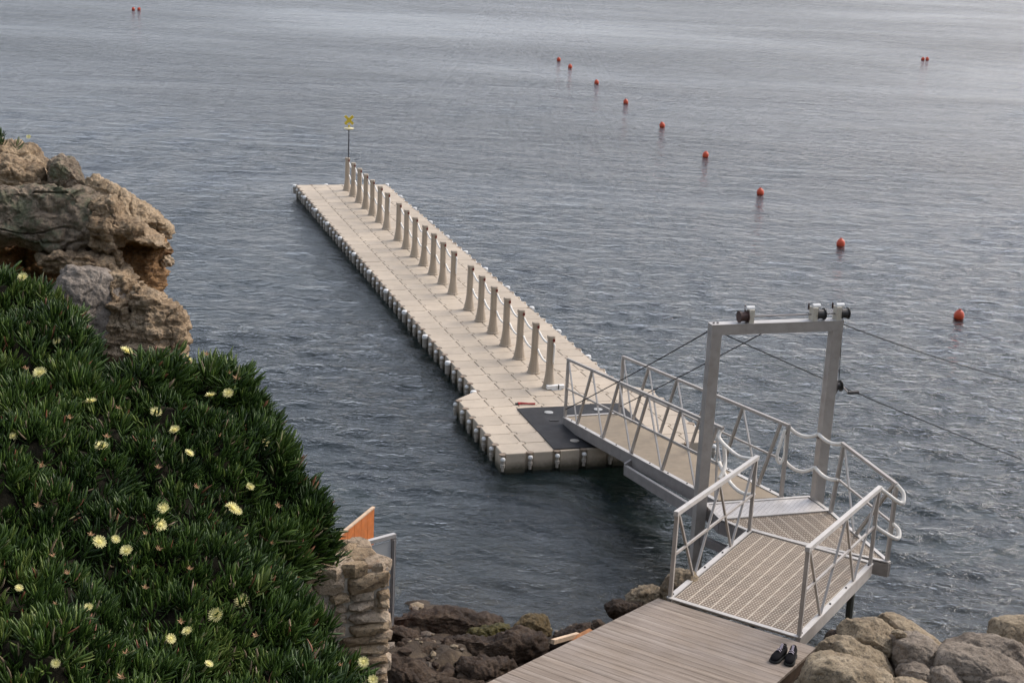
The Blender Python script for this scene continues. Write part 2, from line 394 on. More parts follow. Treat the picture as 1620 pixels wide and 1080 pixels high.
M['sepal'] = simple('green_sepal', (.09, .13, .04), .5, 0, .2, 30, 0, 40, .3)

# ------------------------------------------------------------------ water, seabed
def axis(parts):
    out = [parts[0][0]]
    for a, b, st in parts: 
        n = max(1, int(math.ceil((b-a)/st))); out += list(np.linspace(a, b, n+1)[1:])
    return np.array(out)
def grid_mesh(name, X, Y, Z, mat, smooth=True):
    nx, ny = len(X), len(Y); gx, gy = np.meshgrid(X, Y)
    co = np.stack([gx.ravel(), gy.ravel(), Z.ravel()], 1)
    i = np.arange((ny-1)*(nx-1)); r, c = i//(nx-1), i % (nx-1); a = r*nx+c
    return np_mesh(name, co, np.stack([a, a+1, a+nx+1, a+nx], 1), mat, smooth)

def grow(x, st, f, end):
    out = []
    while x < end: x += st; st = min(st*f, 1500); out.append(x)
    return out
gR_ = grow(13, .11, 1.016, 70); gR_ += grow(gR_[-1], 3, 1.4, 9000)
X = np.array([-2-p for p in gR_[::-1]] + list(np.linspace(-15, 13, 255)) + gR_)
ys = [6.0, 9.0, 12.0, 14.0, 16.0]
while ys[-1] < 110: ys.append(ys[-1] + min(.075*ys[-1]/16, .6))
while ys[-1] < 9000: ys.append(ys[-1]*1.18)
Y = np.array(ys)
gx, gy = np.meshgrid(X, Y)
Z = np.zeros_like(gx); chop = np.zeros_like(gx)
step = np.maximum(np.gradient(X)[None, :], np.gradient(Y)[:, None])
nw = 96
lam = np.exp(rng.uniform(np.log(.30), np.log(1.35), nw))
for i in range(nw):
    L = lam[i]; k = 2*math.pi/L
    th = math.radians(66) + rng.normal(0, .62)
    dx, dy = math.cos(th), math.sin(th)
    slope = .0235*(1.0 if L < .8 else .8)
    fade = np.clip(L/step/3.0-.7, 0, 1); am = slope/k*fade; chop += fade/nw
    ph = rng.uniform(0, 6.28)
    s = np.sin(k*(dx*gx+dy*gy)+ph)
    Z += am*(s - .28*np.cos(2*(k*(dx*gx+dy*gy)+ph)))
gust = fbm(np.stack([gx.ravel()*.07, gy.ravel()*.05, np.zeros(gx.size)], 1), 3, 5).reshape(gx.shape)
Z *= np.clip(.95+.55*gust, .45, 1.5)
Z *= np.clip((gy-15)/9, .35, 1)
nx, ny = len(X), len(Y)
co = np.stack([gx.ravel(), gy.ravel(), Z.ravel()], 1)
i = np.arange((ny-1)*(nx-1)); r_, c_ = i//(nx-1), i % (nx-1); a = r_*nx+c_
q = np.stack([a, a+1, a+nx+1, a+nx], 1)
edge = np.concatenate([np.arange(nx), np.arange(1, ny)*nx+nx-1, (ny-1)*nx+np.arange(nx-2, -1, -1), np.arange(ny-2, 0, -1)*nx])
nb = len(co); low = co[edge].copy(); low[:, 2] = -30
co = np.concatenate([co, low]); ne = len(edge); e = np.arange(ne); e2 = (e+1) % ne
q = np.concatenate([q, np.stack([edge[e2], edge[e], nb+e, nb+e2], 1)])
me = np_mesh("water", co, q, None, True)
bm = bmesh.new(); bm.from_mesh(me); bm.verts.ensure_lookup_table()
bm.faces.new([bm.verts[nb+k] for k in range(ne)][::-1]); bmesh.ops.recalc_face_normals(bm, faces=bm.faces); bm.to_mesh(me); bm.free()
me.materials.append(M['water'])
at_ = me.attributes.new("chop", 'FLOAT', 'POINT'); at_.data.foreach_set("value", np.concatenate([1-chop.ravel(), np.ones(ne)]).astype(np.float32))
link("water", me, kind="structure")

def ground_z(x, y):
    sh = 19.4 - .18*np.clip(x, -6, 8) + .9*np.sin(x*.7+1.0)*np.clip(1-np.abs(x)/14, 0, 1)
    d = sh - y
    z = np.where(d > 0, np.minimum(.13*d, 1.15), np.maximum(.20*d, -2.4 + .03*np.minimum(d+10, 0)))
    z = np.maximum(z, -9)
    n = fbm(np.stack([x.ravel()*.9, y.ravel()*.9, np.zeros(x.size)], 1), 4, 3).reshape(x.shape)
    z = z + .85*np.exp(-((x-5.2)**2/3.2+(y-16.6)**2/2.2))
    rg = 1-np.abs(fbm(np.stack([x.ravel()*1.1, y.ravel()*1.1, np.full(x.size, 4.0)], 1), 4, 9)).reshape(x.shape)
    return z + n*.20 - .16 + .22*rg**2*np.clip(1-np.abs(y-17.5)/4, 0, 1)
XB = axis([(-7000, -600, 1600), (-600, -60, 60), (-60, -9, 3), (-9, 9, .12), (9, 60, 3), (60, 600, 60), (600, 7000, 1600)])
YB = np.array(list(np.arange(-6, 12, 1.5)) + list(np.arange(12, 27, .12)) + list(np.arange(27, 60, 1.0)) + list(60*1.25**np.arange(0, 23)))
gx, gy = np.meshgrid(XB, YB)
link("seabed", grid_mesh("seabed", XB, YB, ground_z(gx, gy), M['seabed']), kind="structure")

def unseen_coast_z(x, y):
    yc = 1.0 + .75*np.maximum(0, -x-5)
    s = y-yc
    z = np.where(s > 0, 7.85-2.4*s, 7.85+.16*np.minimum(-s, 3)+.62*np.maximum(-s-3, 0)*.9)
    n = fbm(np.stack([x.ravel()*.35, y.ravel()*.35, np.full(x.size, 2.0)], 1), 4, 41).reshape(x.shape)
    return np.clip(z, -2.5, 19)+n*.35*np.clip(np.hypot(x, y)/4-.3, 0, 1)
XC = np.concatenate([np.arange(-60, -12, 1.5), np.arange(-12, 12, .5), np.arange(12, 61, 1.5)]); YC = np.concatenate([np.arange(-45, -6, 1.5), np.arange(-6, 14, .4), np.arange(14, 44, 1.5)])
gx, gy = np.meshgrid(XC, YC)
M['scrub'] = simple('dark_coastal_scrub', (.040, .048, .022), .95, 0, .5, 1.5, .10, 5, .1)
link("unseen_coast_slope", grid_mesh("unseen_coast_slope", XC, YC, unseen_coast_z(gx, gy), M['scrub']), kind="structure")  # unseen land behind and left of the camera, added to block sky light

# ------------------------------------------------------------------ floating pontoon
PSI = math.radians(17.653)
PO = V3(.405, 25.115, .36)
dv = V3(math.cos(PSI), math.sin(PSI), 0); du = V3(-math.sin(PSI), math.cos(PSI), 0)
def W(v, u, z=0): return PO + v*dv + u*du + V3(0, 0, z)
pont = thing("floating_pontoon", "long beige floating jetty of interlocking plastic blocks with white edge bolts", "pontoon", PO, PSI)

def block_mesh(name="float_block", ear=True, tri=0):
    g = .0035; h = .25-g; r = .072
    out = []
    def arc(cx, cy, a0, a1, n, rr=r): return [(cx+rr*math.cos(math.radians(a0+(a1-a0)*k/(n-1))), cy+rr*math.sin(math.radians(a0+(a1-a0)*k/(n-1)))) for k in range(n)]
    if tri == 0:
        out += arc(-h, -h, 90, 0, 4)[0:4]
        out += arc(h, -h, 180, 90, 4)
        out += arc(h+g, h+g, -100, 190, 8, r-.005)
        out += arc(-h, h, 0, -90, 4)
    else:
        out = [(-.25+g, -.25+r), (-.25+r, -.25+g), (h, -.25+g), (h, h)] if tri == 1 else [(-h, h), (-h, -.25+g), (h-r, -.25+g), (h, -.25+r)]
    n = len(out); c = V3(sum(p[0] for p in out)/n, sum(p[1] for p in out)/n, 0)
    lv = []
    for z, s in ((-.40, 1), (-.010, 1), (0, .965)):
        lv += [V3(c[0]+(p[0]-c[0])*s, c[1]+(p[1]-c[1])*s, z) for p in out]
    mb = MB()
    fs = [(k*n+i, k*n+(i+1) % n, (k+1)*n+(i+1) % n, (k+1)*n+i) for k in range(2) for i in range(n)]
    mb.add(lv, fs + [tuple(range(2*n, 3*n))])
    return mb.mesh(name, M['float'])
bme = block_mesh()
cells = [(i, j) for j in range(6) for i in range(-1, 7)] + [(i, j) for j in range(6, 51) for i in range(6)]
far = MB()
for (i, j) in cells:
    x, y = .25+.5*i, .25+.5*j
    z = random.uniform(-.004, .003)
    if j < 48:
        o = link("float_block", bme, pont, (x, y, z)); o.rotation_euler = (random.gauss(0, .004), random.gauss(0, .004), 0)
    else:
        vs = [(v.co.x+x, v.co.y+y, v.co.z+z) for v in bme.vertices]
        far.add(vs, [tuple(p.vertices) for p in bme.polygons])
link("far_block", far.mesh("far_block", M['float']), pont, None, 0, "stuff")
link("corner_block", block_mesh("corner_block", tri=1), pont, (-.25, 3.25, 0))
link("corner_block", block_mesh("corner_block", tri=2), pont, (3.25, 3.25, 0))
# edge bolts: shank, white dome, dark lug ring.  local +x is outwards
def bolt_mesh(big):
    mb = MB(); o = .055
    if big:
        mb.lathe([(.045, -.30), (.062, -.28), (.067, -.13), (.068, -.07)], 10, (o, 0, 0), 0)
        mb.lathe([(.070, -.072), (.076, -.05), (.076, -.012), (.062, .015), (.02, .026)], 10, (o, 0, 0), 1)
    else:
        mb.lathe([(.030, -.33), (.030, -.26), (.048, -.25), (.048, -.19), (.034, -.18), (.036, -.11)], 8, (o, 0, 0), 0)
        mb.lathe([(.047, -.11), (.050, -.085), (.040, -.06), (.015, -.05)], 8, (o, 0, 0), 1)
    mb.lathe([(.066, -.022), (.066, -.004)], 12, (-.01, 0, 0), 2)
    return mb.mesh("edge_fender" if big else "edge_bolt", [M['grey_plastic'], M['white'], M['float_ear']], smooth=False)
bs, bb = bolt_mesh(False), bolt_mesh(True)
nodes_ = []
for k in range(7, 52): nodes_.append((0, .5*k, math.pi, (k % 4 == 3)))
for k in range(7, 52): nodes_.append((3, .5*k, 0, (k % 4 == 3)))
for k in range(1, 6): nodes_.append((-.5, .5*k, math.pi, False)); nodes_.append((3.5, .5*k, 0, k == 1))
nodes_.append((-.5, 3.0, math.pi, False)); nodes_.append((3.5, 3.0, 0, False))
for k in range(-1, 8): nodes_.append((.5*k, 0, -math.pi/2, False))
for k in range(1, 6): nodes_.append((.5*k, 25.5, math.pi/2, k == 2))
for v, u, a, big in nodes_:
    o = link("edge_fender" if big else "edge_bolt", bb if big else bs, pont, (v, u, random.uniform(-.01, .01)), a+random.gauss(0, .05)); o.scale = (.88, .88, .9)

# rubber mat and small things lying on the deck
mat = thing("rubber_mat", "black rubber mat with round white studs under the gangway's lower end", "mat", W(1.5, 1.15), PSI)
mb = MB()
NMX, NMY = 12, 12
vs = []
for j in range(NMY+1):
    for i in range(NMX+1):
        x = -1.03 + 2.08*i/NMX; y = -1.1 + (2.29+.03*math.sin(i))*j/NMY*(.98+.02*i/NMX)
        vs.append((x, y, .016 + .004*math.sin(i*1.3+j*.7)))
mb.add(vs, [(j*(NMX+1)+i, j*(NMX+1)+i+1, (j+1)*(NMX+1)+i+1, (j+1)*(NMX+1)+i) for j in range(NMY) for i in range(NMX)])
rim = [i for i in range(NMX+1)] + [(j+1)*(NMX+1)-1 for j in range(1, NMY+1)] + [NMY*(NMX+1)+i for i in range(NMX-1, -1, -1)] + [j*(NMX+1) for j in range(NMY-1, 0, -1)]
b0 = len(mb.v); rv = [mb.v[i] for i in rim]; mb.add([(p[0], p[1], .0015) for p in rv], [])
for k in range(len(rim)): mb.f.append([rim[k], b0+k, b0+(k+1) % len(rim), rim[(k+1) % len(rim)]]); mb.m.append(0)
link("mat_sheet", mb.mesh("mat_sheet", M['rubber']), mat)
for (v, u) in ((1.0, 1.98), (2.0, 2.0), (.97, .40)):
    link("stud", MB().lathe([(.085, .010), (.085, .024), (.05, .029)], 14).mesh("stud", M['stud' if u > 1 else 'grey_plastic']), mat, (v-1.5, u-1.15, 0))
link("handle_slot", MB().add([(-.09, -.02, .021), (.09, -.02, .021), (.09, .02, .021), (-.09, .02, .021), (-.09, -.02, .029), (.09, -.02, .029), (.09, .02, .029), (-.09, .02, .029)],
     [(4, 5, 6, 7), (0, 1, 5, 4), (1, 2, 6, 5), (2, 3, 7, 6), (3, 0, 4, 7)]).mesh("handle_slot", M['dark']), mat, (-.55, .36, 0))
st = thing("strap", "short red strap lying on the beige deck beside the black mat", "strap", W(.57, 2.56), PSI)
mb = MB(); mb.tube([(0, 0, .022), (.06, .012, .024), (.2, -.03, .022), (.33, -.05, .020)], [.03, .022, .016, .018], 6)
link("webbing", mb.mesh("webbing", M['red']), st); link("buckle", MB().bar((-.05, .01, .018), (.03, .01, .018), .05, .025).mesh("buckle", M['dark']), st)
cl = thing("mooring_cleat", "flat white plastic cleat bolted to the deck beside the last bollard", "cleat", W(1.58, 3.36), PSI)
mb = MB(); mb.bar((-.17, 0, .055), (.19, 0, .055), .09, .07)
link("cleat_body", mb.mesh("cleat_body", M['white']), cl)
link("cleat_foot", MB().bar((-.08, 0, .001), (.12, 0, .001), .12, .035).mesh("cleat_foot", M['white']), cl)
link("cleat_pin", MB().bar((.06, -.05, .02), (.06, -.05, .11), .02, .02).mesh("cleat_pin", M['dark']), cl)

# ------------------------------------------------------------------ bollards and their ropes
HB = 1.07
mb = MB(); prof = [(.138, 0), (.140, .02), (.126, .035), (.116, .08), (.102, .16), (.086, .25), (.074, .34), (.068, .40), (.066, .46), (.064, .80), (.062, 1.0)]
mb.lathe(prof, 16, sq=[2, 2, 2, 2, 2.1, 2.4, 3, 4, 5, 6, 6])
pbody = mb.mesh("post_body", M['post'], smooth=False)
pcap = MB().lathe([(.062, 1.002), (.073, 1.005), (.073, 1.055), (.066, 1.07)], 16, sq=[5, 5, 5, 5]).mesh("post_cap", M['post'])
pseam = MB().lathe([(.0695, .445), (.0695, .455)], 16, sq=[5, 5]).mesh("post_band", M['post'])
plens = MB().bar((.018, -.074, .985), (.058, -.074, .985), .02, .06).mesh("lens", M['red_lens'])
phook = MB().bar((.050, -.085, .90), (.050, -.05, .90), .02, .025).bar((.050, -.085, .51), (.050, -.05, .51), .02, .025).mesh("rope_eye", M['dark'])
rope_end = MB().tube([(.035, -.082, .93), (.045, -.095, .88), (.040, -.096, .70), (.036, -.094, .55), (.046, -.08, .50)], .019, 7).mesh("rope_end", M['rope'], smooth=True)
ordn = ["first", "second", "third", "fourth", "fifth", "sixth", "seventh"]
sect = ["seaward section", "middle section", "section beside the gangway"]
off = [0, 15, 30]
def sagline(a, b, s, n=9):
    a, b = V3(a), V3(b); return [a+(b-a)*t - V3(0, 0, 4*s*t*(1-t)) for t in np.linspace(0, 1, n)]
for g in range(3):
    for k in range(7):
        u = 24.5 - .5*(off[g]+2*k)
        b = thing("bollard", "beige flared bollard, %s from the gangway end of the row's %s" % (ordn[6-k], sect[g]), "bollard", W(1.5, u), PSI, "beige bollards along the pontoon")
        b.rotation_euler = (random.gauss(0, .009), random.gauss(0, .009), PSI+random.gauss(0, .03))
        for nm, mm in (("post_body", pbody), ("post_cap", pcap), ("post_band", pseam), ("lens", plens), ("rope_eye", phook)): link(nm, mm, b)
        if k == 6: link("rope_end", rope_end, b)
        if k < 6:
            for nm, z0 in (("upper", .90), ("lower", .51)):
                pts = sagline((.050, -.075, z0), (.050, -1+.075, z0), .105+random.uniform(-.015, .02))
                o = thing("rope", "%s white rope between %s and %s bollards from the gangway, %s" % (nm, ordn[5-k], ordn[6-k], sect[g]), "rope", W(1.5, u), PSI, "white ropes between the bollards")
                link("strand", MB().tube(pts, .023, 7).mesh("strand", M['rope'], smooth=True), o)
# seaward marker
mp = thing("marker_pole", "thin dark pole carrying a yellow cross above a flat pale lamp", "marker", W(1.53, 24.5, HB), PSI)
link("pole", MB().tube([(0, 0, 0), (0, 0, .93)], .019, 8).mesh("pole", M['pole']), mp)
link("lamp", MB().lathe([(.05, .90), (.15, .925), (.16, .955), (.06, .975)], 12).mesh("lamp", M['pale_yellow']), mp)
link("lamp_neck", MB().lathe([(.03, .97), (.025, 1.06)], 8).mesh("lamp_neck", M['yellow']), mp)
mb = MB()
link("cross_arm", MB().bar((-.13, 0, 1.08), (.13, 0, 1.34), .085, .07, (0, 1, 0)).mesh("cross_arm", M['yellow']), mp)
link("cross_arm", MB().bar((-.13, .012, 1.34), (.13, .012, 1.08), .08, .066, (0, 1, 0)).mesh("cross_arm", M['yellow']), mp)

# ------------------------------------------------------------------ buoys
bl = [(-31.30, 123.41, "of the distant pair near the outcrop side, outer one"), (-31.02, 123.60, "of the distant pair")]
line = [(2.12, 99.01), (2.756, 94.96), (4.069, 86.89), (5.223, 78.48), (6.437, 70.33), (7.516, 62.02), (8.605, 53.94), (9.876, 45.69), (11.282, 37.48)]
on9 = ["first and largest looking", "second", "third", "fourth", "fifth", "sixth", "seventh", "eighth", "ninth and smallest looking"]
bbody = MB().lathe([(.03, -.13), (.10, -.10), (.14, -.03), (.15, .04), (.14, .11), (.105, .17), (.06, .205), (.045, .215)], 18).mesh("buoy_body", M['buoy'], smooth=True)
bneck = MB().lathe([(.042, .212), (.036, .228), (.042, .232), (.042, .242), (.02, .25)], 10).mesh("buoy_neck", M['buoy_neck'])
def buoy(x, y, label, s=1.0, group="orange buoys moored in the line"):
    o = thing("buoy", label, "buoy", (x, y, .03), random.uniform(0, 6), group); o.rotation_euler = (random.gauss(0, .12), random.gauss(0, .12), random.uniform(0, 6))
    o.scale = (s, s, s)
    link("buoy_body", bbody, o); link("buoy_neck", bneck, o)
for k, (x, y) in enumerate(line):
    buoy(x, y, "round orange buoy, %s in the diagonal line counted from the gantry" % on9[8-k], .86)
buoy(-31.36, 123.4, "one of two touching orange floats far out beyond the rocky outcrop, western one", .85, "pair of distant orange floats beyond the outcrop")
buoy(-30.96, 123.6, "one of two touching orange floats far out beyond the rocky outcrop, eastern one", .85, "pair of distant orange floats beyond the outcrop")
buoy(28.86, 112.7, "western of two orange floats lying together far out beyond the gantry", .85, "pair of distant orange floats beyond the gantry")
buoy(29.22, 112.85, "eastern of two orange floats lying together far out beyond the gantry", .85, "pair of distant orange floats beyond the gantry")

# ------------------------------------------------------------------ metalwork helpers
def lerp(a, b, t): return V3(a)+(V3(b)-V3(a))*t
def truss(th, A, B, h, tops, bots, lead_thick=True, mid=True, verts=(0, 1), thick=.046, thin=.024, rail=.045, first_thin=True, railmat='alu', lit='alu'):
    """railing over the line A-B: rail, mid rail, uprights and a zigzag of braces"""
    A, B = V3(A), V3(B); L = np.linalg.norm(B-A); Hh = V3(0, 0, h)
    at = lambda s, z=0: A+(B-A)*(s/L)+V3(0, 0, z)
    part("top_rail", MB().bar(at(-.01, h), at(L+.01, h), rail, rail), M[railmat], th)
    if mid: part("mid_rail", MB().bar(at(.03, h*.50), at(L-.03, h*.50), .026, .03), M['alu'], th)
    for s in verts: part("upright", MB().bar(at(s*L, .0), at(s*L, h-.024), .046, .05, unit(B-A)), M['alu'], th)
    return at
def brace(th, a, b, w, mat='alu', name="brace"): part(name, MB().bar(a, b, w, w), M[mat], th)

# gangway ------------------------------------------------------------------
GA, GB = V3(1.036, 26.697, .50), V3(3.124, 21.034, 1.25)
HA, HBv = V3(2.060, 27.030, .50), V3(4.136, 21.291, 1.25)
gw = thing("gangway", "sloping aluminium gangway with zigzag railings leading down onto the pontoon", "gangway", (GA+HBv)/2)
for s, (A, B) in enumerate(((GA, GB), (HA, HBv))):
    L = np.linalg.norm(B-A)
    part("side_beam", MB().bar(A-V3(0, 0, .10), B-V3(0, 0, .10), .055, .20), M['alu_dark' if s == 0 else 'alu'], gw)  # left beam darker: its shade is put into the metal colour
    part("beam_flange", MB().bar(A+V3(0, 0, .006), B+V3(0, 0, .006), .075, .012), M['alu_light'], gw)
    A2, B2 = A+V3(0, 0, .012), B+V3(0, 0, .012)
    at = truss(gw, A2, B2, 1.11, 0, 0, verts=(0.004, .996) if s else (.004, ))
    tops = [0.03, 1.15, 2.32, 3.5, 4.7, 5.9]; bots = [.62, 1.8, 3.0, 4.2, 5.4]
    for k in range(5):
        brace(gw, at(tops[k]+.02, 1.09), at(bots[k]-.02, .005), .024, 'alu_light')
        brace(gw, at(tops[k+1], 1.09), at(bots[k]+.02, .005), .040)
    if s == 0: brace(gw, at(5.95, 1.09), at(6.05, .01), .026, 'alu_light')
    for k in range(9): part("bolt_head", MB().lathe([(.013, 0), (.013, .012)], 6, at(.35+.68*k, .0005)), M['dark'], gw)
part("end_strip", MB().bar(GA+V3(0.03, 0.01, .012)+du*.02, HA+V3(-.03, -.01, .012)+du*.02, .05, .02), M['alu_light'], gw)
mb = MB(); L = np.linalg.norm(GB-GA); n = 68
for k in range(n):
    t = (k+.5)/n; p0, p1 = lerp(GA, GB, t), lerp(HA, HBv, t); e = unit(p1-p0)
    mb.bar(p0+e*.04-V3(0, 0, .012), p1-e*.04-V3(0, 0, .012), .070, .020, (0, 0, 1))
part("deck_slat", mb, M['grating'], gw, kind="stuff")
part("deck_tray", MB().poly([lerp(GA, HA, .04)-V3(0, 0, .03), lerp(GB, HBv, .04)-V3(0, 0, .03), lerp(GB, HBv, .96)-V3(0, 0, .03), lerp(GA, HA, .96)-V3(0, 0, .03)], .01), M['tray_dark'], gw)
arm0, arm1 = lerp(GA, GB, .62)-dv*.07-V3(0, 0, .34), GB-dv*.11-V3(0, 0, .20)
arm0 = V3(1.98, 23.78, .62); arm1 = V3(2.86, 21.15, .98)
part("support_arm", MB().bar(arm0, arm1, .05, .16), M['alu_dark'], gw)
part("arm_lip", MB().bar(arm0+V3(0, 0, .087), arm1+V3(0, 0, .087), .05, .012), M['alu_light'], gw)
part("arm_plate", MB().bar(arm0+V3(.03, .01, .02), arm0+V3(.16, .05, .10), .05, .22), M['alu_dark'], gw)
for s in (0, 1): part("wheel", MB().tube([lerp(GA, HA, .12+.76*s)-V3(0, 0, .10)-dv*.02, lerp(GA, HA, .12+.76*s)-V3(0, 0, .10)+dv*.03], .075, 12), M['dark'], gw)

# gantry --------------------------------------------------------------------
gl, gr = V3(2.845, 20.70, 0), V3(4.655, 21.265, 0)
ga = thing("gantry", "tall aluminium gantry of two posts and a crossbeam with pulleys", "gantry", (gl+gr)/2)
gd = unit(gr-gl); TOP = 4.03
for p_ in (gl, gr):
    part("post", MB().bar(p_-V3(0, 0, 1.6), p_+V3(0, 0, TOP-.151), .14, .155, gd), M['alu'], ga)
part("crossbeam", MB().bar(gl-gd*.08+V3(0, 0, TOP-.075), gr+gd*.08+V3(0, 0, TOP-.075), .15, .15), M['alu'], ga)
part("beam_cap", MB().bar(gl-gd*.085+V3(0, 0, TOP+.003), gr+gd*.085+V3(0, 0, TOP+.003), .158, .006), M['alu_light'], ga)
bz = TOP+.006; LG = np.linalg.norm(gr-gl)
for f_, side in ((.275, -1), (.80, 1), (1.0, 1)):
    c = gl+gd*LG*f_+V3(0, 0, bz); nrm = V3(-gd[1], gd[0], 0)
    br = part("pulley_bracket", MB().bar(c+V3(0, 0, 0), c+V3(0, 0, .19), .075, .13, nrm), M['cream'], ga)
    d0 = c+V3(0, 0, .085)+gd*side*.04; d1 = d0+gd*side*.135
    mb = MB().tube([d0, d0+gd*side*.015, d0+gd*side*.016, d1-gd*side*.016, d1-gd*side*.015, d1], [.085, .085, .068, .068, .085, .085], 14)
    part("pulley_drum", mb, M['drum'] if side < 0 else M['dark'], ga)
    part("roller", MB().tube([c+V3(0, 0, .205)-gd*(.0-.02*side)-gd*.05, c+V3(0, 0, .205)+gd*(.02*side)+gd*.07], .034, 12), M['white'], ga)
    part("rope_guide", MB().bar(c+V3(0, 0, .14)+nrm*.07-gd*.05, c+V3(0, 0, .23)+nrm*.07-gd*.05, .015, .02), M['drum'], ga)
part("shaft", MB().tube([gl+gd*LG*.29+V3(0, 0, bz+.085), gl+gd*LG*.99+V3(0, 0, bz+.085)], .012, 8), M['alu_dark'], ga)
wz = 3.02; wp_ = gr+gd*.078+V3(0, 0, wz)
part("winch_plate", MB().bar(wp_+gd*.012-V3(0, 0, .10), wp_+gd*.012+V3(0, 0, .11), .13, .02, gd), M['alu_dark'], ga)
part("winch_drum", MB().tube([wp_+gd*.025, wp_+gd*.035, wp_+gd*.036, wp_+gd*.10, wp_+gd*.101, wp_+gd*.112], [.085, .085, .05, .05, .085, .085], 14), M['dark'], ga)
cr0 = wp_+gd*.13; cr1 = cr0+V3(.09, -.04, -.09)
cr = part("crank", MB().tube([cr0-gd*.03, cr0, cr1], .012, 8), M['alu_dark'], ga)
part("crank_grip", MB().tube([cr1, cr1+gd*.17], .026, 10), M['dark'], ga)
part("winch_line", MB().tube([wp_+gd*.07+V3(0, 0, .05), gr+gd*.10+V3(0, 0, TOP+.02)], .006, 6), M['cable'], ga)
for s in (-1, 1): part("bolt_head", MB().lathe([(.018, 0), (.018, .02)], 6, gl+gd*(.03*s)+V3(0, 0, TOP+.006)), M['alu_dark'], ga)
part("rope_bracket", MB().bar(gr-gd*.08-V3(0, .02, -2.25), gr-gd*.12-V3(0, .02, -2.25), .03, .05), M['alu_dark'], ga)
part("under_beam", MB().bar(gl+V3(.06, -.06, .78), V3(3.75, 19.75, .78), .08, .12), M['alu_dark'], ga)

def cable(label, a, b, sag=.0, r=.0085):
    o = thing("cable", label, "cable", a, 0, "thin steel cables of the gantry")
    part("wire", MB().tube(sagline(a, b, sag, 9), r, 6), M['cable'], o)
cable("thin steel cable from the crossbeam's end down to the gangway's near rail corner", gl+V3(-.06, .08, TOP-.12), lerp(GA, GB, .005)+V3(0, 0, .16), .02)
o_ = gl+gd*LG*.5+V3(0, .07, TOP-.14)
cable("thin steel cable from mid crossbeam down to the gangway's far rail corner", gl+gd*LG*.49+V3(0, .085, TOP-.10), lerp(HA, HBv, .005)+V3(0, 0, .16), .02)
cable("thin steel stay running out over the water from the winch post's top", gr+gd*.09+V3(0, 0, TOP-.07), V3(9.90, 28.2, 1.15)*1.0, .05)
cable("thin steel stay crossing the gantry opening from the other post's top", gl+V3(.09, -.04, TOP-.12), V3(8.35, 23.35, 1.30), .05)

# fixed platform --------------------------------------------------------------
PD = 1.25
c_tl, c_tr, c_br, c_r, c_l, c_bl = V3(2.95, 20.86, PD), V3(4.56, 21.36, PD), V3(4.75, 20.83, PD), V3(5.24, 19.06, PD), V3(3.47, 19.90, PD), V3(3.10, 20.30, PD)
pf = thing("platform", "fixed aluminium platform with perforated brown planks and an embossed threshold plate", "platform", (3.9, 20.3, PD))
ring = [c_tl, c_tr, c_br, c_r, c_l, c_bl]
for k in range(6):
    a_, b_ = ring[k], ring[(k+1) % 6]; z = V3(0, 0, -.105-.002*k)
    part("edge_beam", MB().bar(a_+z, b_+z, .05, .19), M['alu_dark' if k in (4, 5) else 'alu'], pf)  # left-facing beams carry their shade as a darker metal colour
    part("edge_strip", MB().bar(a_+V3(0, 0, .004+.0015*k), b_+V3(0, 0, .004+.0015*k), .055, .016), M['alu_light'], pf)
def uv_poly(name, pts, t, mat, th, org, eu, ev, kind=None):
    """flat piece with UV in metres along eu, ev"""
    mb = MB().poly(pts, t); o = part(name, mb, mat, th, kind=kind); me = o.data
    uvl = me.uv_layers.new(name="metres")
    vv = [V3(p) for p in mb.v]
    for lp in me.loops:
        d = vv[lp.vertex_index]-V3(org); uvl.data[lp.index].uv = (float(d@V3(eu)), float(d@V3(ev)))
    return o
def clip(poly, n, c):
    out = []
    for i in range(len(poly)):
        p, q_ = poly[i], poly[(i+1) % len(poly)]; a_, b_ = p@n-c, q_@n-c
        if a_ >= 0: out.append(p)
        if a_*b_ < 0: out.append(p+(q_-p)*(a_/(a_-b_)))
    return out
def ccw(p):
    s = sum(p[i][0]*p[(i+1) % len(p)][1]-p[(i+1) % len(p)][0]*p[i][1] for i in range(len(p)))
    return p if s > 0 else p[::-1]
def planks(th, poly, e_long, e_across, width, gap, t, mat, name="plank", split=None, jit=0.0, zj=0.0):
    poly = [V3(p) for p in poly]; ds = [p@e_across for p in poly]; lo, hi = min(ds), max(ds); k = 0; d = lo
    while d < hi-.01:
        w = width; q_ = clip(clip(poly, e_across, d+gap/2), -e_across, -(d+w-gap/2))
        if len(q_) > 2:
            ls = [p@e_long for p in q_]; l0, l1 = min(ls), max(ls)
            cuts = [l0-1, l1+1] if not split else [l0-1] + [l0+(l1-l0)*s_ for s_ in (split[k % len(split)] if isinstance(split[0], (list, tuple)) else split)] + [l1+1]
            for a_, b_ in zip(cuts[:-1], cuts[1:]):
                r = clip(clip(q_, e_long, a_+gap/2), -e_long, -(b_-gap/2))
                if len(r) > 2:
                    dz = V3(0, 0, random.uniform(-zj, zj)); org = e_long*(a_+random.uniform(0, 3)*(jit > 0))+e_across*d
                    uv_poly(name, ccw([p+dz for p in r]), t, mat, th, org, e_long, e_across)
        d += w; k += 1
uv_poly("threshold_plate", ccw([lerp(c_tl, c_br, .03), lerp(c_tr, c_bl, .03), c_br+V3(-.02, .02, 0), c_bl+V3(.02, .02, 0)]), .012, M['checker'], pf, c_tl, dv, du)
tri = ccw([c_bl+V3(.03, 0, -.002), c_br+V3(-.02, -.01, -.002), c_r+V3(-.03, .03, -.002), c_l+V3(.02, .03, -.002)])
part("deck_tray", MB().poly([p-V3(0, 0, .0016) for p in tri], .02), M['tray'], pf)
planks(pf, tri, -du, dv, .172, .018, .006, M['dots'])
